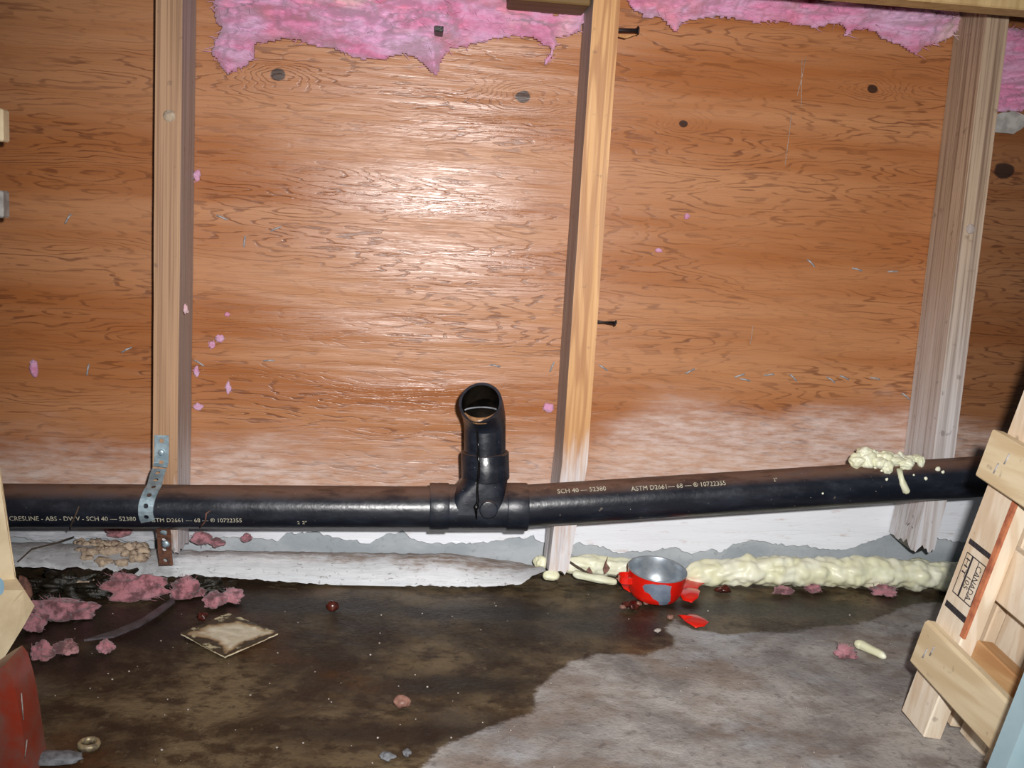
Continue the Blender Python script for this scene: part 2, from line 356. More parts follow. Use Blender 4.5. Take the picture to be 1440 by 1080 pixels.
M['steel'] = mat_plain('grey_staple_steel', lin(176, 172, 172), lin(132, 130, 132), 200, .5, 0, Metallic=.1)
M['pink'] = mat_pink('pink_insulation'); M['pinkd'] = mat_pink('soiled_pink_insulation', .75)
M['foam'] = mat_foam('cream_spray_foam')
M['floor'] = mat_floor()
M['found'] = mat_concrete('grey_foundation', lin(150, 158, 164), lin(176, 182, 186), lin(118, 122, 126))
M['rot'] = mat_rotboard()
M['red'] = mat_plain('red_enamel', lin(220, 34, 18), lin(206, 22, 12), 30, .28, 0, Coat_Weight=.3)
M['alu'] = mat_plain('bare_aluminium', lin(176, 184, 190), lin(152, 162, 172), 70, .36, .0002, Metallic=.6)
M['alup'] = mat_plain('dull_bare_metal_patch', lin(140, 152, 170), lin(118, 132, 152), 70, .4, .0002, Metallic=.3)
M['tile'] = mat_tile()
M['dark'] = mat_plain('wet_black_muck', lin(20, 17, 13), lin(38, 33, 20), 160, .4, .003)
M['beige'] = mat_plain('beige_rubble', lin(190, 170, 146), lin(132, 114, 100), 120, .8, .002)
M['card'] = mat_plain('cream_cardboard', lin(236, 216, 178), lin(218, 196, 158), 26, .7, .0006)
M['blue'] = mat_plain('pale_blue_paint', lin(168, 194, 202), lin(150, 180, 190), 12, .4, .0002)
M['bluemark'] = mat_plain('light_blue_print', lin(170, 206, 226), lin(150, 190, 214), 60, .6)
M['brick'] = mat_plain('scuffed_red_brown', lin(146, 54, 36), lin(122, 84, 74), 22, .3, .0012)
M['stamp'] = mat_plain('black_stamp_ink', lin(34, 30, 34), lin(60, 54, 58), 400, .8)
M['stone'] = mat_plain('grey_stone', lin(130, 132, 136), lin(92, 94, 98), 120, .7, .001)
M['wetgrey'] = mat_plain('wet_grey_film', lin(86, 80, 84), lin(58, 52, 54), 40, .35)
M['pebble'] = mat_plain('pinkish_pebble', lin(150, 112, 98), lin(116, 82, 72), 120, .5, .0006)
M['berry'] = mat_plain('dark_red_brown', lin(84, 36, 26), lin(50, 22, 18), 120, .25)
M['brassy'] = mat_plain('tarnished_ring_metal', lin(176, 160, 124), lin(110, 98, 84), 200, .45, 0, Metallic=.4)
M['leaf'] = mat_plain('dry_brown_leaf', lin(128, 88, 74), lin(84, 56, 48), 160, .7)
M['twig'] = mat_plain('twig_bark', lin(84, 68, 54), lin(52, 42, 36), 160, .8)
M['paper'] = mat_plain('grey_torn_paper', lin(176, 172, 166), lin(142, 138, 132), 60, .8, .001)
M['grit'] = mat_plain('pale_grit', lin(176, 168, 160), lin(130, 118, 110), 300, .5)

# ================================================================== SETTING
# ---- floor: dense grid in view, with the wet stain stored as vertex attributes
def seg_dist(pts, poly):
    d = np.full(len(pts), 1e9); ins = np.zeros(len(pts), bool); n = len(poly)
    for i in range(n):
        a = np.array(poly[i]); b = np.array(poly[(i+1) % n]); e = b-a; w = pts-a
        t = np.clip((w@e)/(e@e+1e-12), 0, 1); q = w-np.outer(t, e); d = np.minimum(d, np.hypot(q[:, 0], q[:, 1]))
        c = (a[1] > pts[:, 1]) != (b[1] > pts[:, 1])
        with np.errstate(divide='ignore', invalid='ignore'): xi = e[0]*(pts[:, 1]-a[1])/(e[1] if e[1] else 1e-12)+a[0]
        ins ^= c & (pts[:, 0] < xi)
    return np.where(ins, d, -d)
dry_px = [(560, 1120), (590, 1072), (606, 1046), (650, 1026), (700, 1014), (742, 998), (752, 972), (772, 952), (800, 928), (850, 918), (905, 922), (938, 912), (946, 898), (935, 882), (948, 868), (975, 884), (1010, 888), (1060, 884), (1110, 888), (1160, 876), (1230, 866), (1290, 850), (1330, 834), (1420, 826)]
dry = [tuple(G(*p)[:2]) for p in dry_px]+[(2.6, -.02), (2.6, -2.2), (0.0, -2.2), (-.02, -.72)]
xs = np.concatenate([np.linspace(-2.2, -.75, 12)[:-1], np.arange(-.75, 1.15, .005), np.linspace(1.15, 2.6, 12)])
ys = np.concatenate([np.linspace(-2.2, -.72, 14)[:-1], np.arange(-.72, .06, .005)])
XX, YY = np.meshgrid(xs, ys); p2 = np.stack([XX.ravel(), YY.ravel()], 1)
jit = np.array([nz(x*7, y*7, 0, 1, 4) for x, y in p2])*.02
sd = seg_dist(p2, dry)+jit
wet = 1-np.clip((sd+.018)/.04, 0, 1); wet = wet*wet*(3-2*wet)
# standing water: along the wall foot and around the pot
pud = np.zeros(len(p2))
for (px, py, rx, ry) in [(130, 880, .26, .085), (700, 862, .2, .03), (860, 880, .12, .04), (1060, 855, .2, .035), (420, 850, .2, .03), (640, 960, .1, .03), (560, 1030, .14, .03), (60, 930, .09, .05)]:
    c = G(px, py); pud = np.maximum(pud, np.exp(-((p2[:, 0]-c[0])/rx)**2-((p2[:, 1]-c[1])/ry)**2))
pud = np.clip(pud*1.3+jit*8, 0, 1)*wet
zz = np.array([.0022*nz(x*9, y*9, 4, 1, 4) for x, y in p2])-.002
nx = len(xs); ny = len(ys)
ff = [(j*nx+i, j*nx+i+1, (j+1)*nx+i+1, (j+1)*nx+i) for j in range(ny-1) for i in range(nx-1)]
floor = mk('floor', np.column_stack([p2, zz]), ff, M['floor'], base=(0, 0, 0)); tag(floor, 'damp stained concrete floor', kind='structure')
for nm, arr in (('wet', wet), ('puddle', pud)):
    a = floor.data.attributes.new(nm, 'FLOAT', 'POINT'); a.data.foreach_set('value', arr.astype(np.float32))
# ---- foundation kerb behind the plywood foot
b = MB(); b.box((.2, .065, .02), (2.4, 0, 0), (0, .05, 0), (0, 0, .2)); fnd = b.build('wall_foundation', M['found'], base=(0, .065, -.18), smooth=False)
tag(fnd, 'grey foundation strip behind the plywood foot', kind='structure')
# ---- plywood wall, two sheets meeting behind the right stud; ragged rotten lower edge
wall = root('wall_back', (0, 0, 0), 'orange plywood back wall between the studs', None); wall['kind'] = 'structure'
XJ = .812
foot = [(-300, 752), (0, 752), (60, 760), (130, 757), (200, 762), (290, 756), (365, 756), (390, 760), (402, 751), (440, 747), (460, 752), (480, 757), (500, 762), (520, 764), (535, 756), (545, 751), (565, 748), (585, 761), (620, 765), (660, 764), (690, 762), (715, 757), (745, 755), (770, 765), (800, 766), (815, 762), (840, 768), (870, 778), (890, 774), (930, 773), (950, 769), (970, 777), (1000, 773), (1015, 776), (1030, 766), (1060, 760), (1080, 763), (1120, 768), (1150, 772), (1180, 771), (1200, 770), (1225, 760), (1260, 748), (1280, 742), (1320, 758), (1350, 762), (1400, 765), (1700, 770)]
fx = [P(*p) for p in foot]; fx = jag(fx, .004, .005)
lo1 = [q for q in fx if q[0] < XJ-.002]; lo2 = [q for q in fx if q[0] > XJ+.002]
ZT = 1.25
for lo, x0, x1, m in ((lo1, None, XJ-.001, M['ply']), (lo2, XJ+.001, 2.2, M['ply2'])):
    xa = x0 if x0 is not None else lo[0][0]
    poly = [(xa, 0, ZT)]+[(xa, 0, lo[0][2])]+[(q[0], 0, q[2]) for q in lo[1:]]+[(x1, 0, lo[-1][2]), (x1, 0, ZT)]
    MB().prism(poly, (0, .012, 0)).build('plywood_sheet', m, wall, smooth=False)
# side continuation of the sheathing, out of the frame to the left
MB().box((-1.5, .006, .62), (.72, 0, 0), (0, .006, 0), (0, 0, .62)).build('plywood_sheet', M['ply2'], wall, smooth=False)
# staples left in the plywood (bent wire pieces), part of the wall
stap = [(970, 522, 30), (1040, 528, 20), (1048, 534, -10), (1081, 527, 10), (1115, 531, -40), (1168, 534, -30), (1187, 531, -20), (1230, 532, -8), (1273, 557, -35), (1140, 370, -40), (1205, 379, -12), (1255, 382, 3), (178, 492, 30), (124, 520, 80), (388, 322, 25), (344, 340, 85), (312, 306, -20), (280, 510, -30), (96, 308, 60), (378, 507, 5), (696, 514, -8), (848, 517, -30), (776, 516, 70)]
for i, (px, py, a) in enumerate(stap):
    c = P(px, py); a = math.radians(a); L = .0072; d = np.array([math.cos(a), 0, math.sin(a)])
    pts = [c-d*L+np.array([0, .003, 0]), c-d*L+np.array([0, -.0016, 0]), c+np.array([0, -.0026, .0006]), c+d*L+np.array([0, -.0018, 0]), c+d*L*1.15+np.array([0, .003, 0])]
    MB().tube(pts, .0014, 6).build('staple', M['steel'], wall)
for pl_ in ([(1133, 82), (1128, 108), (1121, 135)], [(1128, 84), (1127, 120), (1127, 150)], [(1113, 160), (1109, 195), (1104, 232)], [(1059, 458), (1055, 484)]):
    MB().tube([P(x_, y_, -.0001) for x_, y_ in pl_], .00045, 5).build('scratch', M['grit'], wall)
# ---- studs
def stud(name, x0, x1, label, mat, ragged, side=None, ybk=-.0015, yfr=-.089, top=1.25, taper=None, seed=0):
    zb = ragged[0]; zs = np.concatenate([np.linspace(zb, zb+.2, 40), np.linspace(zb+.21, top, 60)])
    ns = 10; ring = []
    for k in range(ns): ring.append((x0+(x1-x0)*k/ns, yfr, 0))
    for k in range(ns): ring.append((x1, yfr+(ybk-yfr)*k/ns, 1))
    for k in range(ns): ring.append((x1+(x0-x1)*k/ns, ybk, 2))
    for k in range(ns): ring.append((x0, ybk+(yfr-ybk)*k/ns, 3))
    cx = (x0+x1)/2; cy = (ybk+yfr)/2; v = []; f = []; fm = []; n = len(ring)
    for j, z in enumerate(zs):
        for (x, y, s) in ring:
            rot = max(0.0, 1-(z-zb)/ragged[1])
            h = nz(x*60+seed, y*60, z*9, 1, 3); sx = 1-rot*ragged[2]*(.6+.5*h); dx = rot*ragged[3]
            wv = .0005*nz(x*40+seed, y*40, z*8, 1, 2)
            zz_ = z+(ragged[4]*(nz(x*120+seed, y*120, 0, 1, 3)) if j < 6 else 0)
            yy = cy+(y-cy)*(1-rot*ragged[5]*(.7+.4*h))
            v.append((cx+(x-cx)*sx+dx+wv, min(yy+wv*.6, -.001), zz_))
    for j in range(len(zs)-1):
        for k in range(n):
            f.append((j*n+k, j*n+(k+1) % n, (j+1)*n+(k+1) % n, (j+1)*n+k)); fm.append(1 if (side and ring[k][2] in side) else 0)
    f += [tuple(range(n))[::-1], tuple((len(zs)-1)*n+k for k in range(n))]; fm += [0, 0]
    r = root(name, (cx, cy, zb), label, 'stud')
    o = mk('timber', v, f, mat, r, mats=[mat, M['stud2b']], fm=fm, sharp=45)
    return r
s1x = P(217, 300, -.089)[0]
st1 = stud('wall_stud', s1x, s1x+.034, 'tan stud on the left carrying the metal pipe strap', M['stud1'], (P(245, 772, -.06)[2], .09, .4, .004, .012, .3), side=(1,), seed=1)
s2x = P(851, 300, -.089)[0]
st2 = stud('wall_stud', s2x-.037, s2x, 'golden middle stud with a dark aged left side and white rotted foot', M['stud2'], (P(792, 800, -.06)[2], (.17), .34, -.012, .012, .3), side=(3,), seed=2)
s3x = P(1385, 300, -.089)[0]
st3 = stud('wall_stud', s3x-.034, s3x, 'weathered grey stud on the right with a broken hanging foot', M['stud3'], (P(1300, 766, -.06)[2], (.10), .03, -.012, .014, .05), seed=3)
# nails
def nail(px0, py0, px1, py1, Y, parent, r=.0016, fork=False):
    a = P(px0, py0, Y); c = P(px1, py1, Y); d = (c-a)/np.linalg.norm(c-a); a = a-d*.012
    m = MB().tube([a, c], r, 8); m.tube([c-d*.0008, c+d*.0012], r*2.1, 10)
    m.build('nail', M['nail'], parent)
    if fork:
        m = MB().tube([a+np.array([0, 0, .004]), c+d*-.001+np.array([0, 0, -.003])], r*.9, 8); m.tube([c-d*.002+np.array([0, 0, -.003]), c+np.array([0, 0, -.003])], r*1.9, 10); m.build('nail', M['nail'], parent)
nail(858, 42, 897, 43, -.06, st2, .0028); nail(840, 453, 866, 453, -.05, st2, .0014, True)
spl = [P(862, 46, -.055), P(880, 50, -.052), P(897, 48, -.05), P(880, 54, -.05), P(863, 50, -.055)]
MB().prism(spl, (0, .003, 0)).build('splinter', M['stud2'], st2, smooth=False)
k = P(1365, 322, -.0895); MB().blob(k, (.007, .0016, .007), 3, .15).build('knot', M['stud2b'], st3)
k = P(238, 163, -.0895); MB().tube([k+np.array([0, .002, 0]), k+np.array([0, -.0008, 0])], .008, 20).build('washer_mark', M['beige'], st1)
# ---- timber at the top
zb = P(800, 9, -.07)[2]; xr_ = s2x-.04
MB().box((xr_-.055, -.05, zb+.07), (.055, 0, 0), (0, .036, 0), (0, 0, .07), .002).build('blocking_timber', M['block'], base=(xr_-.055, -.05, zb), smooth=False)
tag(bpy.data.objects['blocking_timber'], 'dark blocking timber above the pink insulation, left of the middle stud', 'timber')
zb = P(1300, 13, -.2)[2]
MB().box((1.2, -.22, zb+.08), (.92, 0, 0), (0, .02, 0), (0, 0, .08), .002).build('tan_beam', M['beam'], base=(1.2, -.22, zb), smooth=False)
tag(bpy.data.objects['tan_beam'], 'tan wooden beam across the top right corner', 'beam')

# ================================================================== BLACK DRAIN PIPE
YP = -.1215; RP = .0302
L0 = P(-260, 710, YP); L1 = P(618, 714, YP); R0 = P(730, 712, YP); R1 = P(1380, 670, YP); R1 = R0+(R1-R0)*1.35
pipe = root('drain_pipe', P(672, 713, YP), 'black plastic drain pipe with a tee and an open upturned elbow', 'pipe')
def lerp(a, c, n): return [a+(c-a)*i/n for i in range(n+1)]
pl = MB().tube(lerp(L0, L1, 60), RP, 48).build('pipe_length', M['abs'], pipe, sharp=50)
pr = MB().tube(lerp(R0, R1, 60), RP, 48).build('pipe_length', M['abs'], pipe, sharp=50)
def at(px, py=713): return P(px, py, YP)
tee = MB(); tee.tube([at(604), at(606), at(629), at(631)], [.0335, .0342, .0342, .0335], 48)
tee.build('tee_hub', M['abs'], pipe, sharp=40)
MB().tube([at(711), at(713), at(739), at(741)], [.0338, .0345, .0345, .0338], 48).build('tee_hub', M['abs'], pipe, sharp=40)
bx = P(683, 655, YP); A0 = at(628, 716); 
body = MB().tube([at(629), at(713)], .0322, 48)
# branch sweeping from the left hub up into the socket
body.build('tee_body', M['abs'], pipe, sharp=50)
# long-sweep branch: lofted from the run up into the socket, flaring to the left
v = []; f = []; sec = [(716, 628, 714), (708, 629, 713.5), (700, 631.5, 711.5), (693, 635, 710.5), (686, 640, 710.5), (680, 645, 711.5), (675, 649, 713), (668, 651.5, 714), (660, 652, 714)]
for (py, xl, xr) in sec:
    l_ = P(xl, py, YP); r_ = P(xr, py, YP); c_ = (l_+r_)/2; hw = np.linalg.norm(r_-l_)/2; hd = .0327-.0012*(716-py)/56
    for k in range(48):
        a = 2*math.pi*k/48; ca, sa = math.cos(a), math.sin(a); e_ = 2/(2.0+4.0*((py-660)/56)**1.3)
        v.append(c_+np.array([hw*math.copysign(abs(ca)**e_, ca), hd*math.copysign(abs(sa)**e_, sa), 0]))
f = [(i*48+k, i*48+(k+1) % 48, (i+1)*48+(k+1) % 48, (i+1)*48+k) for i in range(len(sec)-1) for k in range(48)]
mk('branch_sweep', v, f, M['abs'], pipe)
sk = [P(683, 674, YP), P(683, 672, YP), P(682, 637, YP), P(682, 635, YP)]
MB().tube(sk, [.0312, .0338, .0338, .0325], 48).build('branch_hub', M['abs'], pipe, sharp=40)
# elbow: hollow 45 degree bend
e0 = P(682, 640, YP); e1 = P(682, 604, YP); E = P(675.5, 566, YP-.034)
dE = np.array([-.10, -.70, .70]); dE /= np.linalg.norm(dE)
ctl = e1+np.array([-.001, 0, .022]); bz = [(1-t)**2*e1+2*t*(1-t)*ctl+t*t*E for t in np.linspace(0, 1, 14)]
path = [e0]+bz[:-1]+[E]
m = MB().tube(path, [.0292]*5+[.0296]*5+[.0300]*(len(path)-10), 48, cap=False)
no = len(path); inner = MB().tube(path[::-1], [.0262]*len(path), 48, cap=False)
nb_ = len(m.v); m.add(inner.v, inner.f)
o1 = (no-1)*48
# rim ring between outer last ring and inner first ring: nearest-vertex order
outr = [np.array(m.v[o1+k]) for k in range(48)]; inr = [np.array(m.v[nb_+k]) for k in range(48)]
j0 = int(np.argmin([np.linalg.norm(outr[0]-q) for q in inr])); sgn = 1 if np.linalg.norm(outr[1]-inr[(j0+1) % 48]) < np.linalg.norm(outr[1]-inr[(j0-1) % 48]) else -1
for k in range(48): m.f.append((o1+k, o1+(k+1) % 48, nb_+(j0+sgn*(k+1)) % 48, nb_+(j0+sgn*k) % 48))
nout = (no-1)*48; fm = [0]*nout+[1]*len(inner.f)+[0]*48
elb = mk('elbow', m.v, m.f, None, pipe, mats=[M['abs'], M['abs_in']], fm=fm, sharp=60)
# inside: shoulder ring, tan mud crescent toned as lit wet bore, water plug
q = bz[7]; dq = bz[8]-bz[7]; dq /= np.linalg.norm(dq)
MB().tube([q-dq*.0015, q+dq*.0015], .0262, 40).build('standing_water', M['abs_in'], elb)
sx = np.cross(dE, [1, 0, 0]); sx /= np.linalg.norm(sx); 
if sx[2] > 0: sx = -sx
ex = np.cross(sx, dE); arc = []
for t in np.linspace(-1.1, 1.1, 22): arc.append(E-dE*.009+(sx*math.cos(t)+ex*math.sin(t))*.0245)
MB().tube(arc, [.0015+.0035*max(0, math.cos(t*1.35)) for t in np.linspace(-1.1, 1.1, 22)], 8).build('lit_silt_crescent', M['lit_silt'], elb)
arc = [E-dE*.02+(-sx*.25*math.cos(t)+ex*math.sin(t)*.95)*.024 for t in np.linspace(-1.3, 1.3, 22)]
MB().tube(arc, .0012, 8).build('inner_lip', M['stone'], elb)
# glue run down the fitting
def surf(px, py, r=.0345):   # front of a vertical tube around the branch axis
    p = P(px, py, YP-.03); return p
run = [P(669, 592, YP-.0315), P(671, 605, YP-.0305), P(672, 620, YP-.0298), P(673, 634, YP-.0300), P(672, 637, YP-.0345), P(674, 652, YP-.0345), P(673, 670, YP-.0345), P(672, 674, YP-.032), P(671, 690, YP-.0315), P(672, 705, YP-.0325), P(669, 714, YP-.0335), P(670, 730, YP-.0315)]
MB().tube(run, [.0012, .0014, .0016, .0015, .0022, .0017, .002, .0016, .0017, .0022, .0026, .001], 8).build('glue_run', M['drip'], pipe)
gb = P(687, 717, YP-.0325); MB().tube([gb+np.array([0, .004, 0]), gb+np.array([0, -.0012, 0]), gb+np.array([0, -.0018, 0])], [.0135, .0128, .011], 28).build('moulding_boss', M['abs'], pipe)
MB().blob(P(670, 713, YP-.035), (.004, .003, .004), 3, .3, 1.5, 2).build('glue_bead', M['drip'], pipe)
# printed lettering wrapped onto the pipes
def lettering(text, px, py, size, A, B, parent, name='printed_lettering', mat='ink'):
    cu = bpy.data.curves.new('t', 'FONT'); cu.body = text; cu.size = 1.0; cu.resolution_u = 2
    to = bpy.data.objects.new('t', cu); COL.objects.link(to); bpy.context.view_layer.update()
    me = bpy.data.meshes.new_from_object(to.evaluated_get(bpy.context.evaluated_depsgraph_get()))
    co = np.array([v.co for v in me.vertices]); fs = [tuple(p.vertices) for p in me.polygons]
    bpy.data.objects.remove(to); bpy.data.curves.remove(cu); bpy.data.meshes.remove(me)
    ax = (B-A)/np.linalg.norm(B-A); nrm = np.array([0, -1.0, 0]); nrm -= ax*nrm.dot(ax); nrm /= np.linalg.norm(nrm); upv = np.cross(nrm, ax); upv = upv if upv[2] > 0 else -upv
    d = ray(px, py); # where the sight line meets the pipe surface
    oc = CAM-A; dd = d-ax*d.dot(ax); oo = oc-ax*oc.dot(ax); a = dd@dd; bb = 2*dd@oo; c = oo@oo-(RP+.0003)**2
    t = (-bb-math.sqrt(max(0, bb*bb-4*a*c)))/(2*a); h = CAM+d*t; s0 = (h-A)@ax; rr = h-A-ax*s0; th0 = math.atan2(rr@upv, rr@nrm)
    v = []
    for q in co:
        s = s0+q[0]*size*.92; th = th0+q[1]*size/RP; v.append(A+ax*s+(RP+.00035)*(math.cos(th)*nrm+math.sin(th)*upv))
    mk(name, v, fs, M[mat], parent, smooth=False)
lettering('CRESLINE - ABS - DWV - SCH 40 \u2014 52380', 13, 732, .0098, L0, L1, pl)
lettering('ASTM D2661 \u2014 68 \u2014 \u00ae 10722355', 209, 734, .0092, L0, L1, pl)
lettering('2', 418, 737, .008, L0, L1, pl); lettering('2"', 425, 737, .008, L0, L1, pl)
lettering('SCH 40 \u2014 52380', 784, 694, .0105, R0, R1, pr)
lettering('ASTM D2661\u2014 68 \u2014 \u00ae 10722355', 888, 690.5, .0104, R0, R1, pr)
lettering('2"', 1088, 677, .008, R0, R1, pr)

# ================================================================== PIPE STRAPS
def strip(path, wid, cell, mats, name, parent, hole=.0032, th=.0011, fmat=None):
    path = [np.array(p, float) for p in path]
    # resample
    seg = [np.linalg.norm(path[i+1]-path[i]) for i in range(len(path)-1)]; cum = np.concatenate([[0], np.cumsum(seg)]); Lt = cum[-1]
    def pt(s):
        s = min(max(s, 0), Lt); i = min(np.searchsorted(cum, s, 'right')-1, len(seg)-1); return path[i]+(path[i+1]-path[i])*((s-cum[i])/seg[i])
    nc = int(Lt/cell); v = []; f = []
    K = 16
    def put(s, w):
        p = pt(s); tg = pt(s+.003)-pt(s-.003); tg /= np.linalg.norm(tg); X = np.array([1.0, 0, 0]); X = X-tg*X.dot(tg); X /= np.linalg.norm(X); n_ = np.cross(tg, X); n_ = n_ if n_[1] < 0 else -n_
        v.append(p+X*w+n_*th); v.append(p+X*w); return len(v)-2
    for c in range(nc):
        sc = (c+.5)*cell; inn = []; out = []
        for k in range(K):
            t = 2*math.pi*k/K; cx, sx_ = math.cos(t), math.sin(t); inn.append(put(sc+sx_*hole, cx*hole))
            mscale = 1/max(abs(cx), abs(sx_)); out.append(put(sc+sx_*mscale*cell/2, cx*mscale*wid/2))
        for k in range(K):
            a, b_, c_, d_ = inn[k], inn[(k+1) % K], out[(k+1) % K], out[k]
            f.append((a, d_, c_, b_)); f.append((a+1, b_+1, c_+1, d_+1)); f.append((a, b_, b_+1, a+1)); f.append((d_, d_+1, c_+1, c_))
    return mk(name, v, f, mats, parent, smooth=False)
sp0 = root('pipe_strap', P(227, 640, -.092), 'galvanised perforated metal strap looped over the black pipe at the left stud', 'strap')
ang = [math.radians(a) for a in (75, 55, 35, 15, -5, -25, -45)]
zc = P(213, 711, YP)[2]; wrap = [np.array([P(lx, 711, YP)[0], YP-(RP+.0008)*math.cos(a), zc+(RP+.0008)*math.sin(a)]) for a, lx in zip(ang, (219, 217, 215, 213, 213, 215, 219))]
up1 = [P(227.5, 612, -.0905), P(227.5, 635, -.0905), P(227, 651, -.0905), P(224, 660, -.098)]
strip(up1[:3]+[up1[3]], .0195, .0155, M['galv'], 'strap_band', sp0)
strip([up1[3], P(221, 668, -.108)]+wrap, .0195, .0152, M['galv'], 'strap_band', sp0)
s_ = P(227, 636, -.092); MB().tube([s_+np.array([0, .003, 0]), s_+np.array([0, -.0022, 0]), s_+np.array([0, -.0032, 0])], [.0045, .0045, .003], 16).build('screw_head', M['galv'], sp0)
sp1 = root('pipe_strap', P(233, 800, -.1), 'rusty perforated strap end hanging below the black pipe', 'strap')
strip([P(229, 742, -.118), P(231, 750, -.108), P(232, 775, -.1), P(235, 806, -.096)], .019, .0165, M['rust'], 'strap_band', sp1)
for px, py in ((231, 747), (233, 765)):
    s_ = P(px, py, -.112); MB().blob(s_, (.0055, .002, .0055), 2, .5, 2, px).build('screw_head', M['galv'], sp1)

# ================================================================== ROTTED WHITE SILL BOARD
topl = [(-250, 762), (0, 764), (60, 764), (130, 768), (220, 772), (300, 776), (420, 776), (560, 778), (640, 779), (690, 785), (730, 790), (765, 796), (772, 799)]
botl = [(-250, 794), (0, 797), (60, 798), (130, 806), (220, 811), (300, 811), (400, 818), (500, 825), (545, 828), (585, 823), (640, 825), (690, 825), (735, 821), (748, 811), (765, 803)]
def samp(l, x): return float(np.interp(x, [p[0] for p in l], [p[1] for p in l]))
v = []; f = []; nr = 9; cols = 260
for i in range(cols+1):
    px = -250+(768+250)*i/cols
    jb = 2.4*nz(px*.09, 2, 0, 1, 4); jt = 1.5*nz(px*.07, 5, 0, 1, 3)
    B_ = P(px, samp(botl, px)+jb, -.086); T_ = P(px, samp(topl, px)+jt, -.004); B_[2] = max(B_[2], .0015); T_[0] = B_[0]
    for k in range(nr):
        t = k/(nr-1); p = T_+(B_-T_)*t; p[2] += .013*math.sin(math.pi*t)**.8*(1 if px < 640 else max(.2, (770-px)/130))+.0018*nz(p[0]*30, p[1]*160, 3, 1, 4)*(1 if 0 < k < nr-1 else .2); v.append(p)
    p = B_+np.array([0, .012, -.004]); p[2] = max(p[2], .001); v.append(p); p = T_+np.array([0, -.005, -.03]); p[2] = max(p[2], .001); v.append(p)
n = nr+2
for i in range(cols):
    for k in range(n): f.append((i*n+k, i*n+(k+1) % n, (i+1)*n+(k+1) % n, (i+1)*n+k))
f += [tuple(range(n)), tuple(cols*n+k for k in range(n))[::-1]]
sill = mk('sill_board', v, f, M['rot'], sharp=60); tag(sill, 'rotted white painted sill board at the wall foot under the left pipe', 'board')

# ================================================================== INSULATION
def sheet(name, px, Yb, thick, mat, label, res=.0026, seed=0, ref=-.045, group=None, fib=1600, edge=.02):
    poly = [P(x, y, ref) for x, y in px]; po = [(p[0], p[2]) for p in poly]; A = np.array(po)
    x0, z0 = A.min(0)-.006; x1, z1 = A.max(0)+.006; z1 = min(z1, 1.0)
    gx = np.arange(x0, x1, res); gz = np.arange(z0, z1, res); GX, GZ = np.meshgrid(gx, gz); pts = np.stack([GX.ravel(), GZ.ravel()], 1)
    jj = np.array([(nz(x*120+seed, z*120, 0, 1, 3), nz(x*120, z*120, 9+seed, 1, 3)) for x, z in pts])*.0022
    d = seg_dist(pts+jj, po); ok = (d > -res*.35).reshape(GX.shape); nx_ = len(gx)
    dd = np.clip(d, 0, None); idx = -np.ones(len(pts), int); v = []; keep = []
    for j in range(len(gz)-1):
        for i in range(nx_-1):
            if ok[j, i] and ok[j, i+1] and ok[j+1, i] and ok[j+1, i+1]: keep.append((j*nx_+i, j*nx_+i+1, (j+1)*nx_+i+1, (j+1)*nx_+i))
    used = sorted({a for q in keep for a in q})
    for a in used: idx[a] = len(v)//1; v.append(None)
    nv = len(used); vf = []; vb = []
    for a in used:
        x, z = pts[a]; e = 1-math.exp(-dd[a]/edge)
        ridge = abs(nz(x*9+seed, z*46, seed, 1, 4))+.6*abs(nz(x*28, z*60+seed, 5, 1, 3)); lump = nz(x*11, z*14, seed+3, 1, 3)
        t = .004+thick*e*(.8+.6*lump)-.05*e*ridge+.003*nz(x*120, z*160, seed, 1, 3)
        t = max(.003, t); vf.append((x, Yb-t-.002, z)); vb.append((x, Yb, z))
    F = [tuple(int(idx[a]) for a in q) for q in keep]; edges = {}
    for q in F:
        for k in range(4):
            e_ = (q[k], q[(k+1) % 4]); edges[e_] = edges.get(e_, 0)+1
    fc = list(F)+[tuple(a+nv for a in q[::-1]) for q in F]
    for (a, b_) in edges:
        if (b_, a) not in edges: fc.append((b_, a, a+nv, b_+nv))
    r = root(name, (float(A[:, 0].mean()), Yb, float(z0)), label, 'insulation', group)
    mk('fibre_mass', vf+vb, fc, mat, r)
    mb = MB()
    for _ in range(fib):
        p = np.array(vf[rng.integers(nv)]); a = rng.normal(0, .6)+(math.pi if rng.random() < .5 else 0); L = rng.uniform(.004, .016)
        dr = np.array([math.cos(a), -abs(rng.normal(0, .35)), math.sin(a)])*L; w = np.array([-math.sin(a), 0, math.cos(a)])*.00035
        mid = p+dr*.55+np.array([0, -.0015, rng.normal(0, .001)])
        mb.add([p-w, p+w, mid+w, mid-w, p+dr], [(0, 1, 2, 3), (3, 2, 4)])
    fb = mb.build('loose_fibres', mat, r, smooth=False); fb['kind'] = 'stuff'
    return r
ins1 = [(300, -150), (296, -30), (294, 8), (297, 24), (307, 33), (299, 45), (292, 60), (290, 72), (300, 80), (307, 92), (315, 99), (326, 95), (340, 88), (350, 79), (354, 66), (353, 56), (385, 51), (405, 48), (430, 57), (460, 62), (490, 71), (510, 79), (545, 77), (570, 71), (583, 75), (595, 85), (605, 95), (613, 102), (620, 88), (628, 68), (640, 61), (660, 60), (690, 50), (730, 45), (755, 48), (765, 56), (776, 58), (779, 65), (773, 74), (768, 82), (772, 87), (781, 78), (787, 62), (788, 46), (810, 43), (822, 38), (829, 12), (818, 9), (790, 16), (760, 9), (735, 2), (690, -18), (668, -150)]
ia = sheet('insulation_batt', ins1, -.006, .075, M['pink'], 'large pink insulation batt hanging from the top between left and middle studs', seed=1.3)
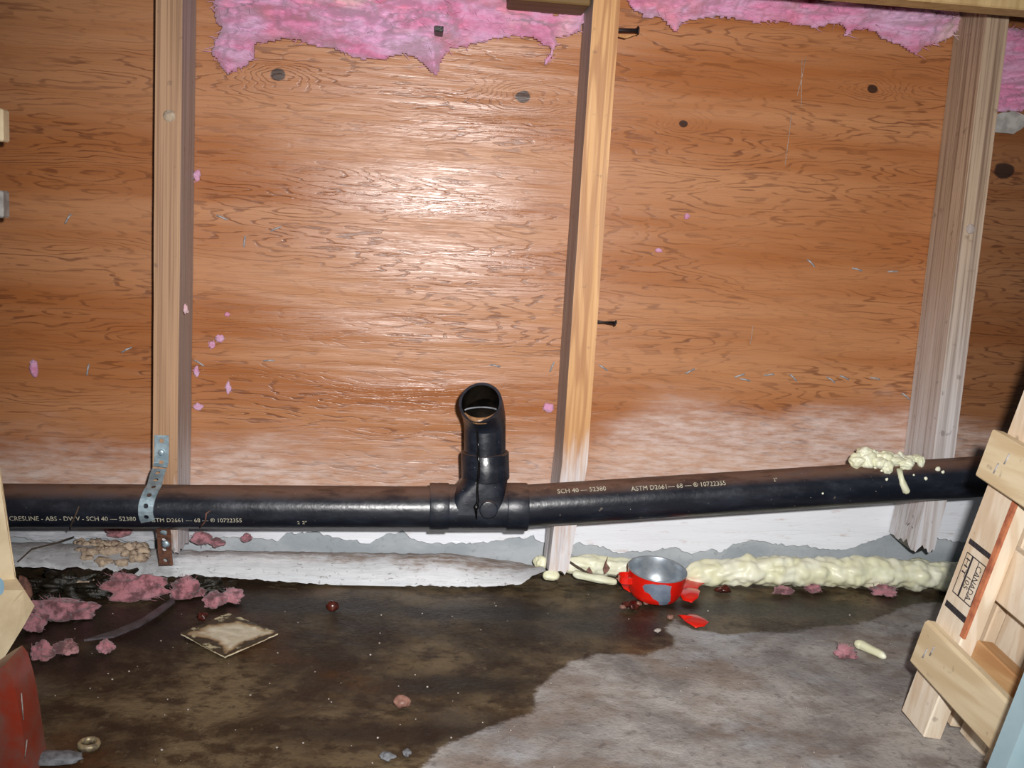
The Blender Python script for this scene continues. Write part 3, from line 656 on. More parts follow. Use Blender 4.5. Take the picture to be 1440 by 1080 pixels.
ins2 = [(880, -110), (878, -30), (897, 5), (917, 20), (935, 17), (945, 25), (953, 36), (960, 38), (966, 28), (980, 20), (1020, 18), (1060, 21), (1078, 27), (1086, 23), (1120, 25), (1150, 31), (1170, 34), (1181, 27), (1199, 28), (1203, 37), (1200, 44), (1208, 46), (1211, 36), (1220, 34), (1246, 36), (1252, 46), (1270, 55), (1288, 62), (1297, 70), (1306, 73), (1312, 62), (1330, 56), (1350, 50), (1364, 36), (1369, 20), (1362, -30), (1366, -110)]
sheet('insulation_batt', ins2, -.006, .05, M['pink'], 'long thin strip of pink insulation under the tan beam, right of the middle stud', seed=4.1)
sheet('insulation_batt', [(1419, 30), (1424, 70), (1417, 105), (1409, 140), (1408, 152), (1425, 155), (1450, 152), (1500, 150), (1500, 40)], -.006, .06, M['pink'], 'pink insulation tucked beside the right stud at the right edge', seed=6.4, fib=300)
pp = [P(x, y, -.006) for x, y in jag([(1402, 160), (1425, 156), (1445, 163), (1490, 160), (1490, 192), (1440, 178), (1425, 188), (1398, 186)], 6, 2, 2)]
tag(MB().prism(pp, (0, .0035, 0)).build('paper_scrap', M['paper'], smooth=False), 'torn grey paper scrap on the plywood below the right-edge insulation', 'paper')
def tuft(name, px, py, Y, r, mat, label, seed, floor=False, group=None, fib=60, amp=.55, sub=4):
    c = G(px, py) if floor else P(px, py, Y); r = np.array(r)
    if floor: c[2] = r[2]*.55
    ro = root(name, (c[0], c[1], 0 if floor else c[2]-r[2]), label, 'insulation', group)
    m = MB().blob(c, r, sub, amp, 1.5, seed, .0004 if floor else None)
    if not floor: m.v = [(a, min(b_, -.0005), z) for a, b_, z in m.v] if Y > -.02 else m.v
    V = m.v[:]; m.build('fibre_mass', mat, ro)
    fb = MB()
    for _ in range(fib):
        p = np.array(V[rng.integers(len(V))]); L = rng.uniform(.3, .9)*max(r)*.5; dr = (p-c); dr = dr/np.linalg.norm(dr)+rng.normal(0, .7, 3); dr = dr/np.linalg.norm(dr)*L
        q = p+dr
        if floor: q[2] = max(q[2], .0005)
        elif Y > -.02: q[1] = min(q[1], -.0005)
        w = np.array([.0003, 0, .0002]); mid = (p+q)/2+rng.normal(0, .0007, 3); fb.add([p-w, p+w, mid+w, mid-w, q], [(0, 1, 2, 3), (3, 2, 4)])
    o = fb.build('loose_fibres', mat, ro, smooth=False); o['kind'] = 'stuff'; return ro
# soiled lumps on the floor at the left corner
for i, (px, py, r, lb) in enumerate([
    (190, 840, (.042, .018, .021), 'largest soiled pink insulation lump on the floor under the rusty strap end'),
    (260, 839, (.021, .014, .017), 'soiled pink insulation lump just right of the largest floor lump'),
    (84, 868, (.038, .018, .015), 'flat soiled pink insulation lump on the floor beside the cream cardboard'),
    (50, 884, (.012, .014, .014), 'pink insulation lump against the edge of the cream cardboard'),
    (302, 852, (.014, .012, .012), 'small pink insulation lump on the wet floor above the grimy tile'),
    (326, 845, (.014, .012, .011), 'pale pink insulation lump right above the tile, under the sill board'),
    (60, 925, (.013, .011, .012), 'pink insulation scrap on wet floor beside the red brown block'),
    (92, 918, (.012, .01, .009), 'tiny pink insulation scrap right of the one beside the red brown block'),
    (148, 916, (.009, .009, .009), 'lone pale lilac insulation scrap on the wet brown floor left of the tile'),
    (1243, 836, (.02, .012, .009), 'pink insulation scrap on the floor under the right end of the foam bead'),
    (1100, 834, (.014, .009, .006), 'pink insulation scrap on the floor below the middle of the foam bead'),
    (1144, 832, (.012, .008, .008), 'small red pink insulation scrap against the underside of the foam bead'),
    (1190, 922, (.012, .012, .008), 'round brownish insulation pellet on the dry floor beside the loose foam strand')]):
    tuft('insulation_lump', px, py, 0, r, M['pinkd'], lb, i+2, True, 'insulation lumps on the floor', 60 if i < 3 else 24)
for i, (px, py, r, lb) in enumerate([
    (135, 763, (.006, .02, .012), None)]): pass
for i, (px, py, Y, r, lb) in enumerate([
    (48, 518, -.004, (.006, .004, .013), 'pink insulation wisp on the plywood near the left edge'),
    (277, 247, -.004, (.005, .004, .007), 'round pink insulation wisp beside the upper left stud'),
    (320, 442, -.003, (.004, .003, .003), 'small pink dot of insulation on plywood right of the left stud'),
    (309, 476, -.003, (.006, .003, .005), 'pink insulation wisp on plywood right of the left stud, above its twin strand'),
    (298, 485, -.003, (.005, .003, .005), 'pink insulation wisp touching left side of a larger wisp by the left stud'),
    (321, 545, -.003, (.004, .003, .008), 'upright pink insulation wisp low on the plywood right of the left stud'),
    (276, 522, -.004, (.004, .004, .007), 'pink insulation wisp caught in the corner of the left stud'),
    (279, 572, -.004, (.006, .003, .005), 'lowest pink insulation wisp beside the left stud'),
    (772, 573, -.003, (.008, .004, .007), 'pink insulation wisp on the plywood left of the middle stud, near the elbow'),
    (966, 304, -.004, (.004, .004, .004), 'small pink insulation dot on the plywood right of the middle stud'),
    (926, 352, -.003, (.005, .003, .003), 'faint pink insulation wisp on plywood between the middle stud and staples'),
    (261, 435, -.091, (.003, .003, .006), 'pale pink insulation speck on the front of the left stud'),
    (165, 748, -.008, (.018, .006, .008), 'pink insulation smear on the wall under the pipe, left of the strap'),
    (283, 757, -.010, (.016, .007, .009), 'pink insulation smear under the pipe, right of the rusty strap'),
    (305, 763, -.010, (.012, .007, .006), 'second pink insulation smear right of the rusty strap'),
    (347, 756, -.008, (.008, .005, .006), 'small pink insulation smear on the white wall foot')]):
    tuft('insulation_wisp', px, py, Y, r, M['pinkd'] if i > 11 else M['pink'], lb, i+31, False, 'pink wisps stuck to the wall', 14, .5, 3)
tag(MB().box(P(617, 44, -.068), (.006, 0, 0), (0, .018, 0), (0, 0, .004), .0008).build('black_chip', M['dark'], smooth=False), 'small black chip stuck in the large pink insulation batt', 'debris')

# ================================================================== SPRAY FOAM
def foam_bead(name, pts, rad, label, seed, n=260, seg=40, zmin=.0005, mat=None, lumps=1.0):
    pts = [np.array(p, float) for p in pts]; cum = np.concatenate([[0], np.cumsum([np.linalg.norm(pts[i+1]-pts[i]) for i in range(len(pts)-1)])])
    ss = np.linspace(0, cum[-1], n); path = [np.array([np.interp(s, cum, [p[k] for p in pts]) for k in range(3)]) for s in ss]
    rr = [float(np.interp(s, cum, rad)) for s in ss]
    def wob(i, k, p):
        t = 2*math.pi*k/seg; q = p*1.0; a = (q[0]*38+seed, math.cos(t)*1.5, math.sin(t)*1.5)
        return 1+lumps*(.40*abs(nz(*a, 1, 1))+.09*nz(q[0]*80, math.cos(t)*2.2+seed, math.sin(t)*2.2, 1, 2)+.07*math.sin(q[0]*110+4*nz(q[0]*20, seed, 0)))-.06
    ends = 10
    for i in range(ends): k_ = math.sqrt(1-((ends-i)/ends)**2)+.02; rr[i] *= k_; rr[-1-i] *= k_
    m = MB().tube(path, rr, seg, True, wob); m.v = [(a, b_, max(z, zmin)) for a, b_, z in m.v]
    return tag(m.build(name, mat or M['foam']), label, 'foam')
FY = -.045
foam_bead('foam_bead', [P(962, 808, FY), P(1000, 806, FY), P(1040, 803, FY), P(1080, 803, FY), P(1130, 804, FY), P(1200, 805, FY), P(1260, 806, FY), P(1330, 810, FY), P(1400, 814, FY)],
          [.016, .018, .021, .0225, .021, .0225, .021, .0215, .019], 'thick cream spray foam bead along the wall foot right of the red pot', 3.0)
foam_bead('foam_bead', [P(783, 797, -.03), P(815, 793, -.03), P(845, 796, -.03), P(885, 800, -.03), P(960, 803, -.03)], [.009, .014, .015, .013, .013], 'cream spray foam bead between the middle stud foot and the red pot', 8.0, 140)
foam_bead('foam_bead', [P(805, 806, -.075), P(835, 813, -.075), P(868, 819, -.075)], [.006, .005, .006], 'thin cream foam ridge on the floor left of the red pot', 12.0, 60, 24)
m = MB().blob(P(762, 791, -.03), (.012, .012, .011), 4, .3, 1.5, 4); tag(m.build('foam_lump', M['foam']), 'yellowish foam lump against the left side of the middle stud foot', 'foam')
foam_bead('foam_bead', [P(763, 809, -.08), P(778, 810, -.08), P(787, 808, -.08)], [.006, .007, .006], 'short cream foam piece at the right end of the sill board', 15.0, 40, 24)
foam_bead('foam_strand', [G(1201, 904, .006), G(1212, 907, .006), G(1225, 914, .005), G(1238, 920, .005), G(1246, 925, .004)], [.0065, .0062, .0055, .005, .004], 'loose cream foam strand lying on the dry concrete floor', 21.0, 60, 20)
# foam splatter sitting on top of the pipe at the right
fo = root('foam_splatter', P(1240, 655, YP-.02), 'lumpy cream foam splatter on top of the pipe at the right stud', 'foam')
def onpipe(px, py):
    d = ray(px, py); ax = (R1-R0)/np.linalg.norm(R1-R0); oc = CAM-R0; dd = d-ax*d.dot(ax); oo = oc-ax*oc.dot(ax); a = dd@dd; bb = 2*dd@oo; c = oo@oo-RP**2; q = bb*bb-4*a*c
    return CAM+d*((-bb-math.sqrt(q))/(2*a)) if q > 0 else None
m = MB()
for i, (px, py, Y, r) in enumerate([(1206, 648, -.13, (.011, .01, .0095)), (1221, 647, -.13, (.012, .012, .011)), (1216, 637, -.125, (.01, .01, .008)), (1225, 641, -.12, (.009, .009, .009)), (1238, 651, -.138, (.01, .009, .008)), (1245, 643, -.128, (.01, .01, .009)), (1247, 655, -.142, (.008, .007, .008)), (1258, 647, -.13, (.012, .01, .0075)), (1248, 660, -.145, (.006, .005, .006)), (1274, 653, -.137, (.0095, .008, .0075)), (1278, 647, -.128, (.008, .008, .006)), (1288, 645, -.127, (.009, .008, .005)), (1295, 650, -.135, (.005, .005, .008)), (1234, 642, -.125, (.008, .008, .006)), (1265, 641, -.12, (.006, .006, .005))]):
    m.blob(P(px, py, Y), np.array(r)*1.12, 4, .28, 1.3, i+1)
m.build('foam_mass', M['foam'], fo)
dr = [onpipe(*p) for p in ((1264, 660), (1267, 670), (1269, 680), (1275, 690), (1275, 694))]
MB().tube(dr, [.004, .0042, .0045, .006, .003], 14, True, lambda i, k, p: 1+.3*math.sin(i*3+k)).build('foam_drip', M['foam'], fo)
for i, (px, py, r) in enumerate([(1247, 674, .0022), (1302, 673, .0026), (1319, 660, .004), (1326, 664, .0024), (1231, 658, .0025), (1157, 694, .0015), (1285, 668, .0016), (1240, 662, .0022)]):
    p = onpipe(px, py)
    MB().blob(p, (r, r*.7, r*1.1), 2, .4, 2, i).build('foam_speck', M['foam'], fo)

# ================================================================== RED POT
pc = G(918.5, 842.5); pc = np.array([pc[0], pc[1], 0.0])
pot = root('pot', pc, 'small red enamel pot with bare metal patch standing on the wet floor', 'pot')
tilt = Matrix.Rotation(math.radians(7), 3, 'X') @ Matrix.Rotation(math.radians(2), 3, 'Y')
def PT(x, y, z):
    q = tilt @ Vector((x*1.08, y*1.08, z*1.03)); return pc+np.array(q)+np.array([0, 0, .0042])
prof = [(.020, 0), (.0275, .0008), (.032, .004), (.0352, .010), (.0378, .02), (.0392, .032), (.0398, .042)]
zz_ = np.linspace(0, .042, 46); R_ = np.interp(zz_, [p[1] for p in prof], [p[0] for p in prof]); SG = 200
v = []; f = []; fm = []
patch = [(-.35, .0385), (-.62, .035), (-.72, .029), (-.6, .0235), (-.42, .021), (-.3, .015), (-.08, .011), (.05, .003), (.35, .0005), (.4, .012), (.33, .022), (.27, .03), (.3, .037), (.05, .039)]
cells = []
for j, z in enumerate(zz_):
    for k in range(SG): a = 2*math.pi*k/SG; v.append(PT(R_[j]*math.cos(a), R_[j]*math.sin(a), z))
for j in range(len(zz_)-1):
    for k in range(SG):
        f.append((j*SG+k, j*SG+(k+1) % SG, (j+1)*SG+(k+1) % SG, (j+1)*SG+k)); a = 2*math.pi*(k+.5)/SG+math.pi/2; a = (a+math.pi) % (2*math.pi)-math.pi
        cells.append((a*.04+.0006*nz(a*40, z*0, j*.3), (zz_[j]+zz_[j+1])/2))
f.append(tuple(range(SG))[::-1])
sdp = seg_dist(np.array(cells), [(a*.04, z) for a, z in patch]); fm = [1 if s > 0 else 0 for s in sdp]+[0]
mk('enamel_shell', v, f, None, pot, mats=[M['red'], M['alup']], fm=fm)
v = []; f = []; pf = [(.0398, .0418), (.0404, .0428), (.0400, .0440), (.0388, .0440), (.0382, .043), (.0374, .032), (.0360, .02), (.0330, .010), (.029, .0045), (.02, .003), (.001, .003)]
for j, (r, z) in enumerate(pf):
    for k in range(96): a = 2*math.pi*k/96; v.append(PT(r*math.cos(a), r*math.sin(a), z))
f = [((j+1)*96+k, (j+1)*96+(k+1) % 96, j*96+(k+1) % 96, j*96+k)[::-1] for j in range(len(pf)-1) for k in range(96)]; f.append(tuple((len(pf)-1)*96+k for k in range(96)))
mk('inner_lining', v, f, M['alu'], pot)
def loop(az, z0, out, half, th=.003):
    pts = []
    for t in np.linspace(-1, 1, 15):
        r = .0385+out*(1-abs(t)**4); a = az+half*t*(.9 if abs(t) > .9 else 1); pts.append(PT(r*math.cos(a), r*math.sin(a), z0))
    return pts
hb = loop(math.radians(187), .030, .015, .26); v = []; f = []
for p in hb:
    for dz, dr_ in ((-.006, 0), (.0035, 0), (.0035, .002), (-.006, .002)):
        o_ = p-pc; o_[2] = 0; o_ /= np.linalg.norm(o_)+1e-9; v.append(p+np.array([0, 0, dz])-o_*dr_)
f = [(i*4+k, i*4+(k+1) % 4, (i+1)*4+(k+1) % 4, (i+1)*4+k) for i in range(len(hb)-1) for k in range(4)]+[(3, 2, 1, 0), tuple((len(hb)-1)*4+k for k in range(4))]
mk('side_handle', v, f, M['red'], pot, smooth=False)
def chip(name, px, curl, label, lift=.001):
    """curved enamel chip: outline on the floor, domed"""
    g = [G(x, y) for x, y in px]; g = [np.array(q) for q in jag(g, .003, .0012)]; c = np.mean(g, 0); v = []; n_ = len(g); K = 5; ft = []
    rmax = max(np.linalg.norm(q-c) for q in g)
    for s in range(K):
        t = 1-s/K
        for q in g:
            p = c+(q-c)*t; p[2] = lift+curl*(1-(t*np.linalg.norm(q-c)/rmax)**2); v.append(p)
    v.append(c+np.array([0, 0, lift+curl])); top = len(v)
    ft = [(s*n_+i, s*n_+(i+1) % n_, (s+1)*n_+(i+1) % n_, (s+1)*n_+i) for s in range(K-1) for i in range(n_)]+[((K-1)*n_+i, (K-1)*n_+(i+1) % n_, top-1) for i in range(n_)]
    vb = [np.array(q)-np.array([0, 0, .0008]) for q in v]; fb = [tuple(a+top for a in q[::-1]) for q in ft]+[(i, i+top, (i+1) % n_+top, (i+1) % n_) for i in range(n_)]
    return tag(mk(name, v+vb, ft+fb, M['red']), label, 'chip', 'red enamel chips around the pot')
chip('enamel_chip', [(955, 836), (956, 824), (966, 820), (985, 819), (997, 821), (990, 828), (982, 833), (978, 838), (966, 838)], .010, 'red enamel chip touching the right side of the pot, uppermost of the chips')
chip('enamel_chip', [(953, 838), (966, 833), (980, 834), (984, 841), (981, 848), (972, 851), (960, 848)], .008, 'round red enamel chip right of the pot, middle of the chips', .004)
chip('enamel_chip', [(953, 866), (964, 871), (969, 865), (976, 868), (985, 873), (997, 878), (990, 883), (978, 884), (964, 878)], .006, 'crescent red enamel chip lying alone in front of the pot')
chip('enamel_chip', [(864, 816), (872, 822), (886, 834), (886, 842), (876, 839), (866, 828)], .014, 'red enamel chip leaning under the pot handle on its left', .003)

# ================================================================== FLOOR LITTER
tc = [G(*p) for p in ((254, 893), (322, 865), (391, 893), (316, 926))]
nt = 40; v = []; ed = []
for j in range(nt+1):
    for i in range(nt+1):
        s, t = i/nt, j/nt; p = tc[0]*(1-s)*(1-t)+tc[1]*s*(1-t)+tc[2]*s*t+tc[3]*(1-s)*t; e = min(s, 1-s, t, 1-t)
        e2 = min(s*1.0, 1-s, t, (1-t)*1.0)
        p = p+np.array([.0012*nz(s*9, t*9, 1), .0012*nz(s*9, t*9, 5), 0]) if e == 0 else p
        p[2] = .0032+(.0018*max(0, nz(s*14, t*14, 2)) if e < .14 else 0)+.0006*nz(s*6, t*6, 8)
        v.append(p); ed.append(min(s*1.0, (1-s)*1.5, t*.7, (1-t)*1.5))
n_ = nt+1; f = [(j*n_+i, j*n_+i+1, (j+1)*n_+i+1, (j+1)*n_+i)[::-1] for j in range(nt) for i in range(nt)]
bd = [i for i in range(n_)]+[j*n_+nt for j in range(1, n_)]+[nt*n_+i for i in range(nt-1, -1, -1)]+[j*n_ for j in range(nt-1, 0, -1)]
b0 = len(v); 
for a in bd: v.append(np.array([v[a][0], v[a][1], .0005])); ed.append(.3)
f += [(bd[i], bd[(i+1) % len(bd)], b0+(i+1) % len(bd), b0+i) for i in range(len(bd))]+[tuple(b0+i for i in range(len(bd)))[::-1]]
til = mk('floor_tile', v, f, M['tile'], sharp=50); tag(til, 'loose square tile with black grime round its white centre', 'tile')
a_ = til.data.attributes.new('edge', 'FLOAT', 'POINT'); a_.data.foreach_set('value', np.array(ed, dtype=np.float32))
# metal ring
c = G(125, 1051); m = MB(); ring = []; nR = 40
for k in range(nR):
    a = 2*math.pi*k/nR
    for r, z in ((.0065, .0006), (.0108, .0004), (.0112, .004), (.0095, .0068), (.0072, .0066)): ring.append(c+np.array([r*math.cos(a), r*math.sin(a), z]))
m.add(ring, [(k*5+i, k*5+(i+1) % 5, ((k+1) % nR)*5+(i+1) % 5, ((k+1) % nR)*5+i) for k in range(nR) for i in range(5)])
tag(m.build('metal_ring', M['brassy']), 'small tarnished metal ring on the wet floor near the bottom left', 'ring')
def pebble(name, px, py, r, mat, label, cat, seed, amp=.25):
    c = G(px, py); c[2] = r[2]*.8; tag(MB().blob(c, r, 3, amp, 1.1, seed, .0003).build(name, M[mat]), label, cat)
pebble('pebble', 565, 994, (.0095, .0085, .007), 'pebble', 'pinkish round pebble on the damp floor, lower middle', 'pebble', 1)
pebble('nut_shell', 468, 858, (.009, .008, .0075), 'berry', 'dark red brown round nut shell on the wet floor right of the tile', 'nut', 2)
pebble('stone_chip', 546, 1068, (.008, .0055, .004), 'stone', 'larger grey stone chip at the bottom edge of the wet stain', 'stone', 3, .5)
pebble('stone_chip', 572, 1062, (.004, .0055, .003), 'stone', 'narrow grey stone chip right of the larger stone chip', 'stone', 4, .5)
pebble('stone_chip', 84, 1068, (.022, .012, .004), 'stone', 'flat blue grey chip between the red brown block and the metal ring', 'stone', 5, .5)
pebble('rubble_lump', 118, 832, (.012, .012, .012), 'beige', 'pale rubble lump between two pink insulation lumps', 'rubble', 6, .5)
pebble('rust_crumb', 284, 872, (.006, .006, .006), 'berry', 'red crumb at the far corner of the grimy tile', 'crumb', 7, .5)
pebble('rust_crumb', 1018, 833, (.011, .008, .006), 'berry', 'reddish brown crumb under the left end of the thick foam bead', 'crumb', 8, .6)
pebble('crumb_pile', 888, 855, (.009, .008, .005), 'berry', 'dark crumb clump on the floor in front of the red pot', 'crumb', 9, .7)
for i, (px, py, lb) in enumerate([(876, 856, 'pale crumb at the left of the crumb clump before the pot'), (886, 850, 'pale crumb behind the crumb clump before the pot'), (898, 851, 'pale crumb between the crumb clump and the pot'), (908, 850, 'pinkish crumb under the front of the red pot'), (949, 843, 'lilac crumb beside the bare patch of the red pot'), (925, 889, 'white crumb pair lying at the edge of the wet stain'), (942, 870, 'tiny pale crumb left of the crescent enamel chip')]):
    pebble('crumb', px, py, (.0042, .0036, .003), 'pebble' if i != 5 else 'grit', lb, 'crumb', i+20, .5)
# heap of wet black muck under the broken left end of the sill board + beige rubble on the board
m = MB().blob(np.array([*G(95, 832)[:2], .008]), (.06, .03, .017), 4, .8, 3.2, 5, .0004); m.blob(np.array([*G(150, 826)[:2], .006]), (.04, .025, .015), 4, .8, 3.2, 6, .0004); m.blob(np.array([*G(285, 830)[:2], .004]), (.04, .02, .012), 4, .7, 2.4, 7, .0004)
tag(m.build('black_muck', M['dark']), 'wet black muck heap in the left corner under the sill board', 'muck')
m = MB()
for i in range(60):
    px = 112+rng.random()*92; t = rng.random()*.85; B_ = P(px, samp(botl, px), -.086); T_ = P(px, samp(topl, px), -.004); c = T_+(B_-T_)*t
    c[2] += .013*math.sin(math.pi*t)**.8+.002; m.blob(c, (.008*(.5+rng.random()), .006, .0055*(.5+rng.random())), 2, .6, 1.6, i)
tag(m.build('rubble_clump', M['beige']), 'beige rubble clump spilling over the left sill board', 'rubble')
# grey wet strip
st = [G(*p, .002) for p in ((118, 902), (160, 889), (200, 872), (232, 850), (243, 842), (246, 848), (226, 864), (196, 882), (160, 897))]
tag(MB().prism(st, (0, 0, .0025)).build('plastic_strip', M['wetgrey'], smooth=False), 'dark grey wet strip slanting across the floor left of the tile', 'strip')
# twig and leaf on the foam
tag(MB().tube([P(796, 782, -.06), P(800, 789, -.066), P(812, 797, -.07), P(824, 804, -.072), P(834, 810, -.074)], [.0012, .0014, .0015, .0012, .0006], 8).build('twig', M['twig']), 'thin dark twig lying across the foam beside the middle stud foot', 'twig')
lf = [P(855, 783, -.05), P(853, 792, -.052), P(858, 799, -.056), P(855, 804, -.058), P(850, 808, -.06), P(848, 800, -.056), P(851, 791, -.052)]
tag(MB().prism(lf, (0, .0012, 0)).build('dry_leaf', M['leaf'], smooth=False), 'dry brown leaf standing on the foam left of the red pot', 'leaf')
tag(MB().prism([P(822, 806, -.066), P(829, 797, -.064), P(834, 806, -.068)], (0, .0012, 0)).build('dry_leaf', M['leaf'], smooth=False), 'brown leaf scrap at the tip of the twig on the foam', 'leaf')
# twigs on and under the pipe
tag(MB().tube([onp for onp in [P(111, 712, -.153), P(108, 720, -.154), P(105, 727, -.153), P(100, 738, -.145), P(98, 744, -.135)]], .0011, 6).build('twig', M['twig']), 'short twig hanging over the left pipe lettering', 'twig')
tag(MB().tube([P(296, 718, -.154), P(290, 722, -.155), P(289, 733, -.153), P(281, 742, -.14)], .0011, 6).build('twig', M['leaf']), 'bent twig hanging from the pipe right of the strap', 'twig')
tag(MB().tube([P(25, 790, -.088), P(45, 772, -.07), P(80, 763, -.05), P(104, 755, -.03)], .0011, 6).build('twig', M['twig']), 'long dark twig leaning on the white wall foot at far left', 'twig')
# gritty specks scattered over the floor
m = MB()
for _ in range(130):
    px = rng.uniform(20, 1300); py = rng.uniform(832, 1085)
    if px > 700 and rng.random() < .45: continue
    c = G(px, py); r = rng.uniform(.0004, .0012); m.blob(c+np.array([0, 0, r*.5]), (r*1.3, r, r), 1, .4, 2, px)
gr = m.build('floor_grit', M['grit']); tag(gr, 'scattered pale grit over the concrete floor', 'grit', kind='stuff')

# ================================================================== PALLET LEANING AT THE RIGHT
Vv = -ray(542, 113); Vv /= np.linalg.norm(Vv); B0 = G(1300, 1008)
def onv(x, y):
    d = ray(x, y); return CAM+d*(((B0-CAM)@Vv)/(d@Vv))
Bp = onv(1281, 962); Tp = onv(1440, 545); Uu = (Tp-Bp)/np.linalg.norm(Tp-Bp); Nn = np.cross(Vv, Uu); Nn /= np.linalg.norm(Nn)
def uv(px, py, n=0.0):
    d = ray(px, py); q = CAM+d*(((Bp+Nn*n-CAM)@Nn)/(d@Nn))-Bp; return float(q@Uu), float(q@Vv)
def W3(u, v, n): return Bp+Uu*u+Vv*v+Nn*n
pal = root('wooden_pallet', B0, 'pale wooden pallet standing on end at the lower right, stamped in black', 'pallet')
def pbox(u0_, u1_, v0_, v1_, n0, n1, name, mat, b=.0015, parent=None):
    return MB().box(W3((u0_+u1_)/2, (v0_+v1_)/2, (n0+n1)/2), Uu*(u1_-u0_)/2, Vv*(v1_-v0_)/2, Nn*abs(n1-n0)/2, b).build(name, mat, parent or pal, smooth=False)
vs = uv(1391, 800)[1]; VM = .2; ub = min(uv(1312, 1003)[0], -.02)
stg = pbox(-.035, .42, 0, vs, -.022, 0, 'stringer', M['pal'])
# bark strip along the near edge of the stringer
MB().box(W3(.215, vs-.001, -.001), Uu*.125, Vv*.0035, Nn*.0016).build('bark_edge', M['bark'], stg, smooth=False)
d1a = uv(1395, 603, .015); d1b = uv(1373, 670, .015); d2a = uv(1302, 878, .015); d2b = uv(1277, 930, .015)
pbox(d1b[0], d1a[0], min(d1a[1], d1b[1]), VM, .0005, .015, 'deck_board', M['palg'])
pbox(d2b[0], d2a[0]+.004, min(d2a[1], d2b[1]), VM, .0005, .015, 'deck_board', M['palg'], .003)
pbox(.03, .092, vs+.0015, VM, -.036, -.016, 'deck_board', M['palo'])
pbox(.137, .197, 0, VM, -.038, -.0225, 'deck_board', M['pal'])
for kk in range(4): pbox(-.03, .42, -.02+kk*.056, .028+kk*.056, -.062-.006*(kk % 2), -.045-.006*(kk % 2), 'inner_slat', M['pal'])
# nails / staples in the deck boards
for (px, py) in ((1415, 645), (1400, 658), (1310, 915), (1300, 918)):
    u_, v_ = uv(px, py, .0155); p = W3(u_, v_, .0155); MB().tube([p-Uu*.006, p+Uu*.006+Vv*.002], .0009, 6).build('staple', M['steel'], pal)
# black heat-treatment stamp, printed flat on the stringer face
def sl(u_, v_): return W3(u_, v_, .0005)
def bar(ua, va, ub_, vb_, w):
    a = sl(ua, va); c = sl(ub_, vb_); d = (c-a)/np.linalg.norm(c-a); n_ = np.cross(d, Nn)*w/2; return [a-n_, c-n_, c+n_, a+n_]
m = MB()
S0 = uv(1370, 790)[0]+.004; S1 = uv(1345, 845)[0]+.0; W_ = vs
for ua, w in ((S0+.012, .006), (S1-.010, .007)): m.add(bar(ua, W_*.12, ua, W_*.92, w), [(0, 1, 2, 3)])
for vv, w in ((.20, .0012), (.42, .003), (.66, .0012), (.9, .0012)): m.add(bar(S1+.006, W_*vv, S0, W_*vv, w*W_/.05), [(0, 1, 2, 3)])
m.add(bar(S0, W_*.2, S0, W_*.9, .0012), [(0, 1, 2, 3)]); m.add(bar(S1+.006, W_*.2, S1+.006, W_*.9, .0012), [(0, 1, 2, 3)])
m.build('stamp_frame', M['stamp'], stg, smooth=False)
def ptext(text, u_, v_, su, sv_):
    cu = bpy.data.curves.new('t', 'FONT'); cu.body = text; cu.resolution_u = 2; to = bpy.data.objects.new('t', cu); COL.objects.link(to); bpy.context.view_layer.update()
    me = bpy.data.meshes.new_from_object(to.evaluated_get(bpy.context.evaluated_depsgraph_get())); co = [v.co[:] for v in me.vertices]; fs = [tuple(p.vertices) for p in me.polygons]
    bpy.data.objects.remove(to); bpy.data.curves.remove(cu); bpy.data.meshes.remove(me)
    mk('stamp_lettering', [sl(u_-q[0]*su, v_+q[1]*sv_*-1) if False else sl(u_-q[0]*su, v_+q[1]*sv_) for q in co], fs, M['stamp'], stg, smooth=False)
hh = (S0-S1-.01)
ptext('CANADA', S0-.004, W_*.64, hh/4.6, W_*.26); ptext('105', S0-.02, W_*.46, hh/4.0, W_*.22); ptext('HT', S0-.004, W_*.24, hh/2.6, W_*.2)

# pale blue board at the right edge, nearer the camera
Yb = -.75; a = P(1440, 945, Yb); c = P(1387, 1080, Yb); d = (a-c)/(a[2]-c[2]); q0 = c-d*c[2]; q1 = q0+d*.36
bb_ = MB().prism([q0, q0+np.array([.16, 0, 0]), q1+np.array([.16, 0, 0]), q1], (0, -.022, 0)); tag(bb_.build('blue_board', M['blue'], smooth=False), 'pale blue painted board at the bottom right corner in front of the pallet', 'board')

# ================================================================== LEFT EDGE
# cream cardboard: upper panel and folded lower flap
cb = root('cardboard_box', (P(-40, 900, -.42)[0], -.42, .0), 'cream cardboard box corner at the left edge above the red brown block', 'box')
Y1, Y2 = -.30, -.40
up_ = [P(-120, 600, Y1-.02), P(-12, 600, Y1), P(0, 668, Y1), P(9, 730, Y1), P(17, 786, Y1), P(21, 815, Y1-.005), P(-120, 830, Y1-.05)]
MB().prism(up_, (0, .004, 0)).build('side_panel', M['card'], cb, smooth=False)
lo_ = [P(-120, 832, Y1-.055), P(21, 815, Y1-.006), P(33, 833, Y1-.03), P(47, 855, Y1-.05), P(36, 876, Y1-.06), P(20, 902, Y1-.075), P(4, 928, Y1-.09), P(-120, 985, Y1-.13)]
flp = MB().prism(lo_, (0, .004, .001)).build('folded_flap', M['card'], cb, smooth=False)
q = P(0, 822, Y1-.03)
mk('blue_print', [P(0+6*math.cos(t), 825+12*math.sin(t), Y1-.0395-.0007*0) for t in np.linspace(0, 2*math.pi, 20)[:-1]], [tuple(range(19))], M['bluemark'], flp, smooth=False)
zb_ = W = None
MB().box((P(-120, 700, Y1)[0]-.1, Y1+.05, .18), (.1, 0, 0), (0, .04, 0), (0, 0, .18)).build('box_body', M['card'], cb, smooth=False)
lp = [P(*p, -.26) for p in ((27, 810), (36, 813), (43, 824), (45, 838), (40, 848), (28, 846), (24, 830))]
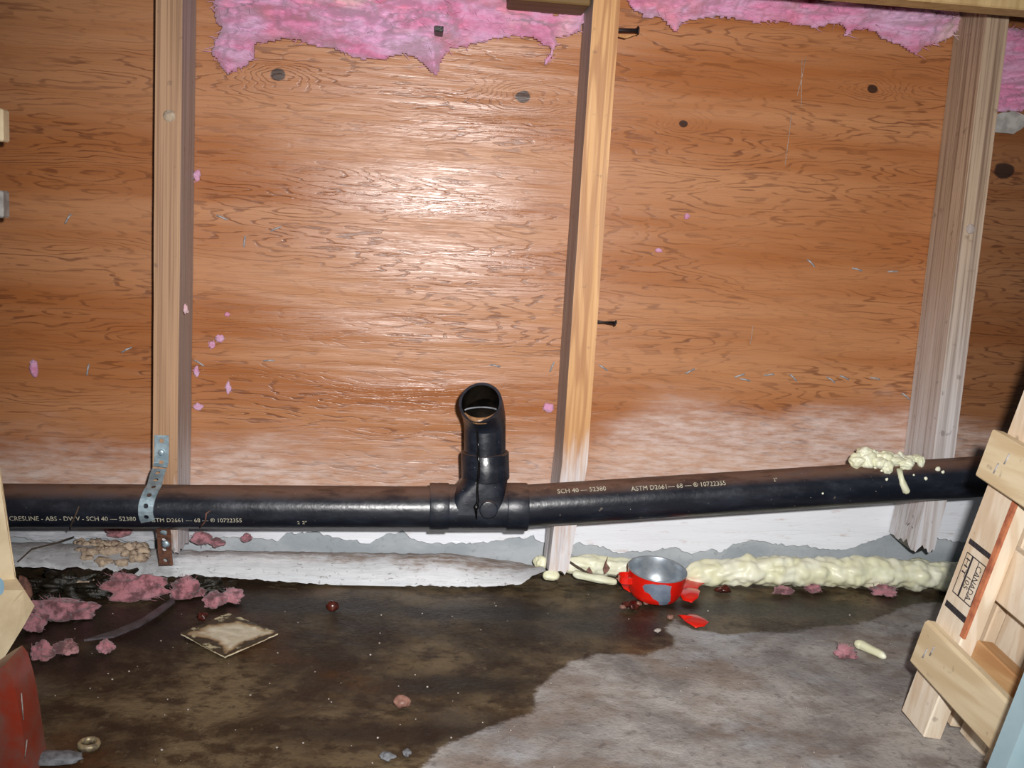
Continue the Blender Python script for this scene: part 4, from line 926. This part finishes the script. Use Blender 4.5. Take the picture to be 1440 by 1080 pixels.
tag(MB().prism(lp, (0, .003, 0)).build('cardboard_scrap', M['leaf'], smooth=False), 'brownish scrap sticking out behind the cream cardboard', 'scrap')
# red-brown scuffed block
Yr = -.60
rp = [(-100, 1010), (-70, 975), (-25, 952), (0, 934), (14, 926), (22, 936), (30, 962), (36, 990), (40, 1015), (44, 1045), (50, 1080), (53, 1096)]
pts = [P(x, y, Yr) for x, y in rp]; zbm = 0.0; pts[-1][2] = .0005; pts = pts+[np.array([pts[0][0], Yr, .0005])]
bl = root('scuffed_block', (np.mean([p[0] for p in pts]), Yr, 0), 'scuffed glossy red brown block at the bottom left corner', 'block')
inner_ = [p+(np.mean(pts, 0)-p)*np.array([.09, 0, .05]) for p in pts]
n_ = len(pts); v = [p+np.array([0, -.010, 0]) for p in inner_]+pts+[p+np.array([0, .03, 0]) for p in pts]
f = [tuple(range(n_))]+[(a_*n_+i, (a_+1)*n_+i, (a_+1)*n_+(i+1) % n_, a_*n_+(i+1) % n_) for a_ in (0, 1) for i in range(n_)]+[tuple(2*n_+i for i in range(n_))[::-1]]
mk('block_body', v, f, M['brick'], bl, sharp=60)
for i, (a, c) in enumerate((((30, 975), (33, 1012)), ((38, 1040), (35, 1066)))):
    MB().tube([P(*a, Yr-.0098), P(*c, Yr-.0098)], .0006, 6).build('scratch', M['grit'], bl)
# slatted crate whose two board ends poke into the frame at the left
cr = root('slatted_crate', (P(-60, 300, -.19)[0], -.19, 0), 'crate with two pale slat ends poking in at the upper left edge', 'crate')
for (ya, yb, mt) in ((150, 196, 'card'), (265, 303, 'paper')):
    a = P(-110, (ya+yb)/2, -.19); c = P(9, (ya+yb)/2, -.19); hz = abs(P(0, ya, -.19)[2]-P(0, yb, -.19)[2])/2
    MB().box((a+c)/2, ((c[0]-a[0])/2, 0, 0), (0, .011, 0), (0, 0, hz), .002).build('slat', M[mt], cr, smooth=False)
pp_ = P(-75, 300, -.17); MB().box((pp_[0]-.01, -.17, .45), (.03, 0, 0), (0, .008, 0), (0, 0, .45), .002).build('post', M['beam'], cr, smooth=False)
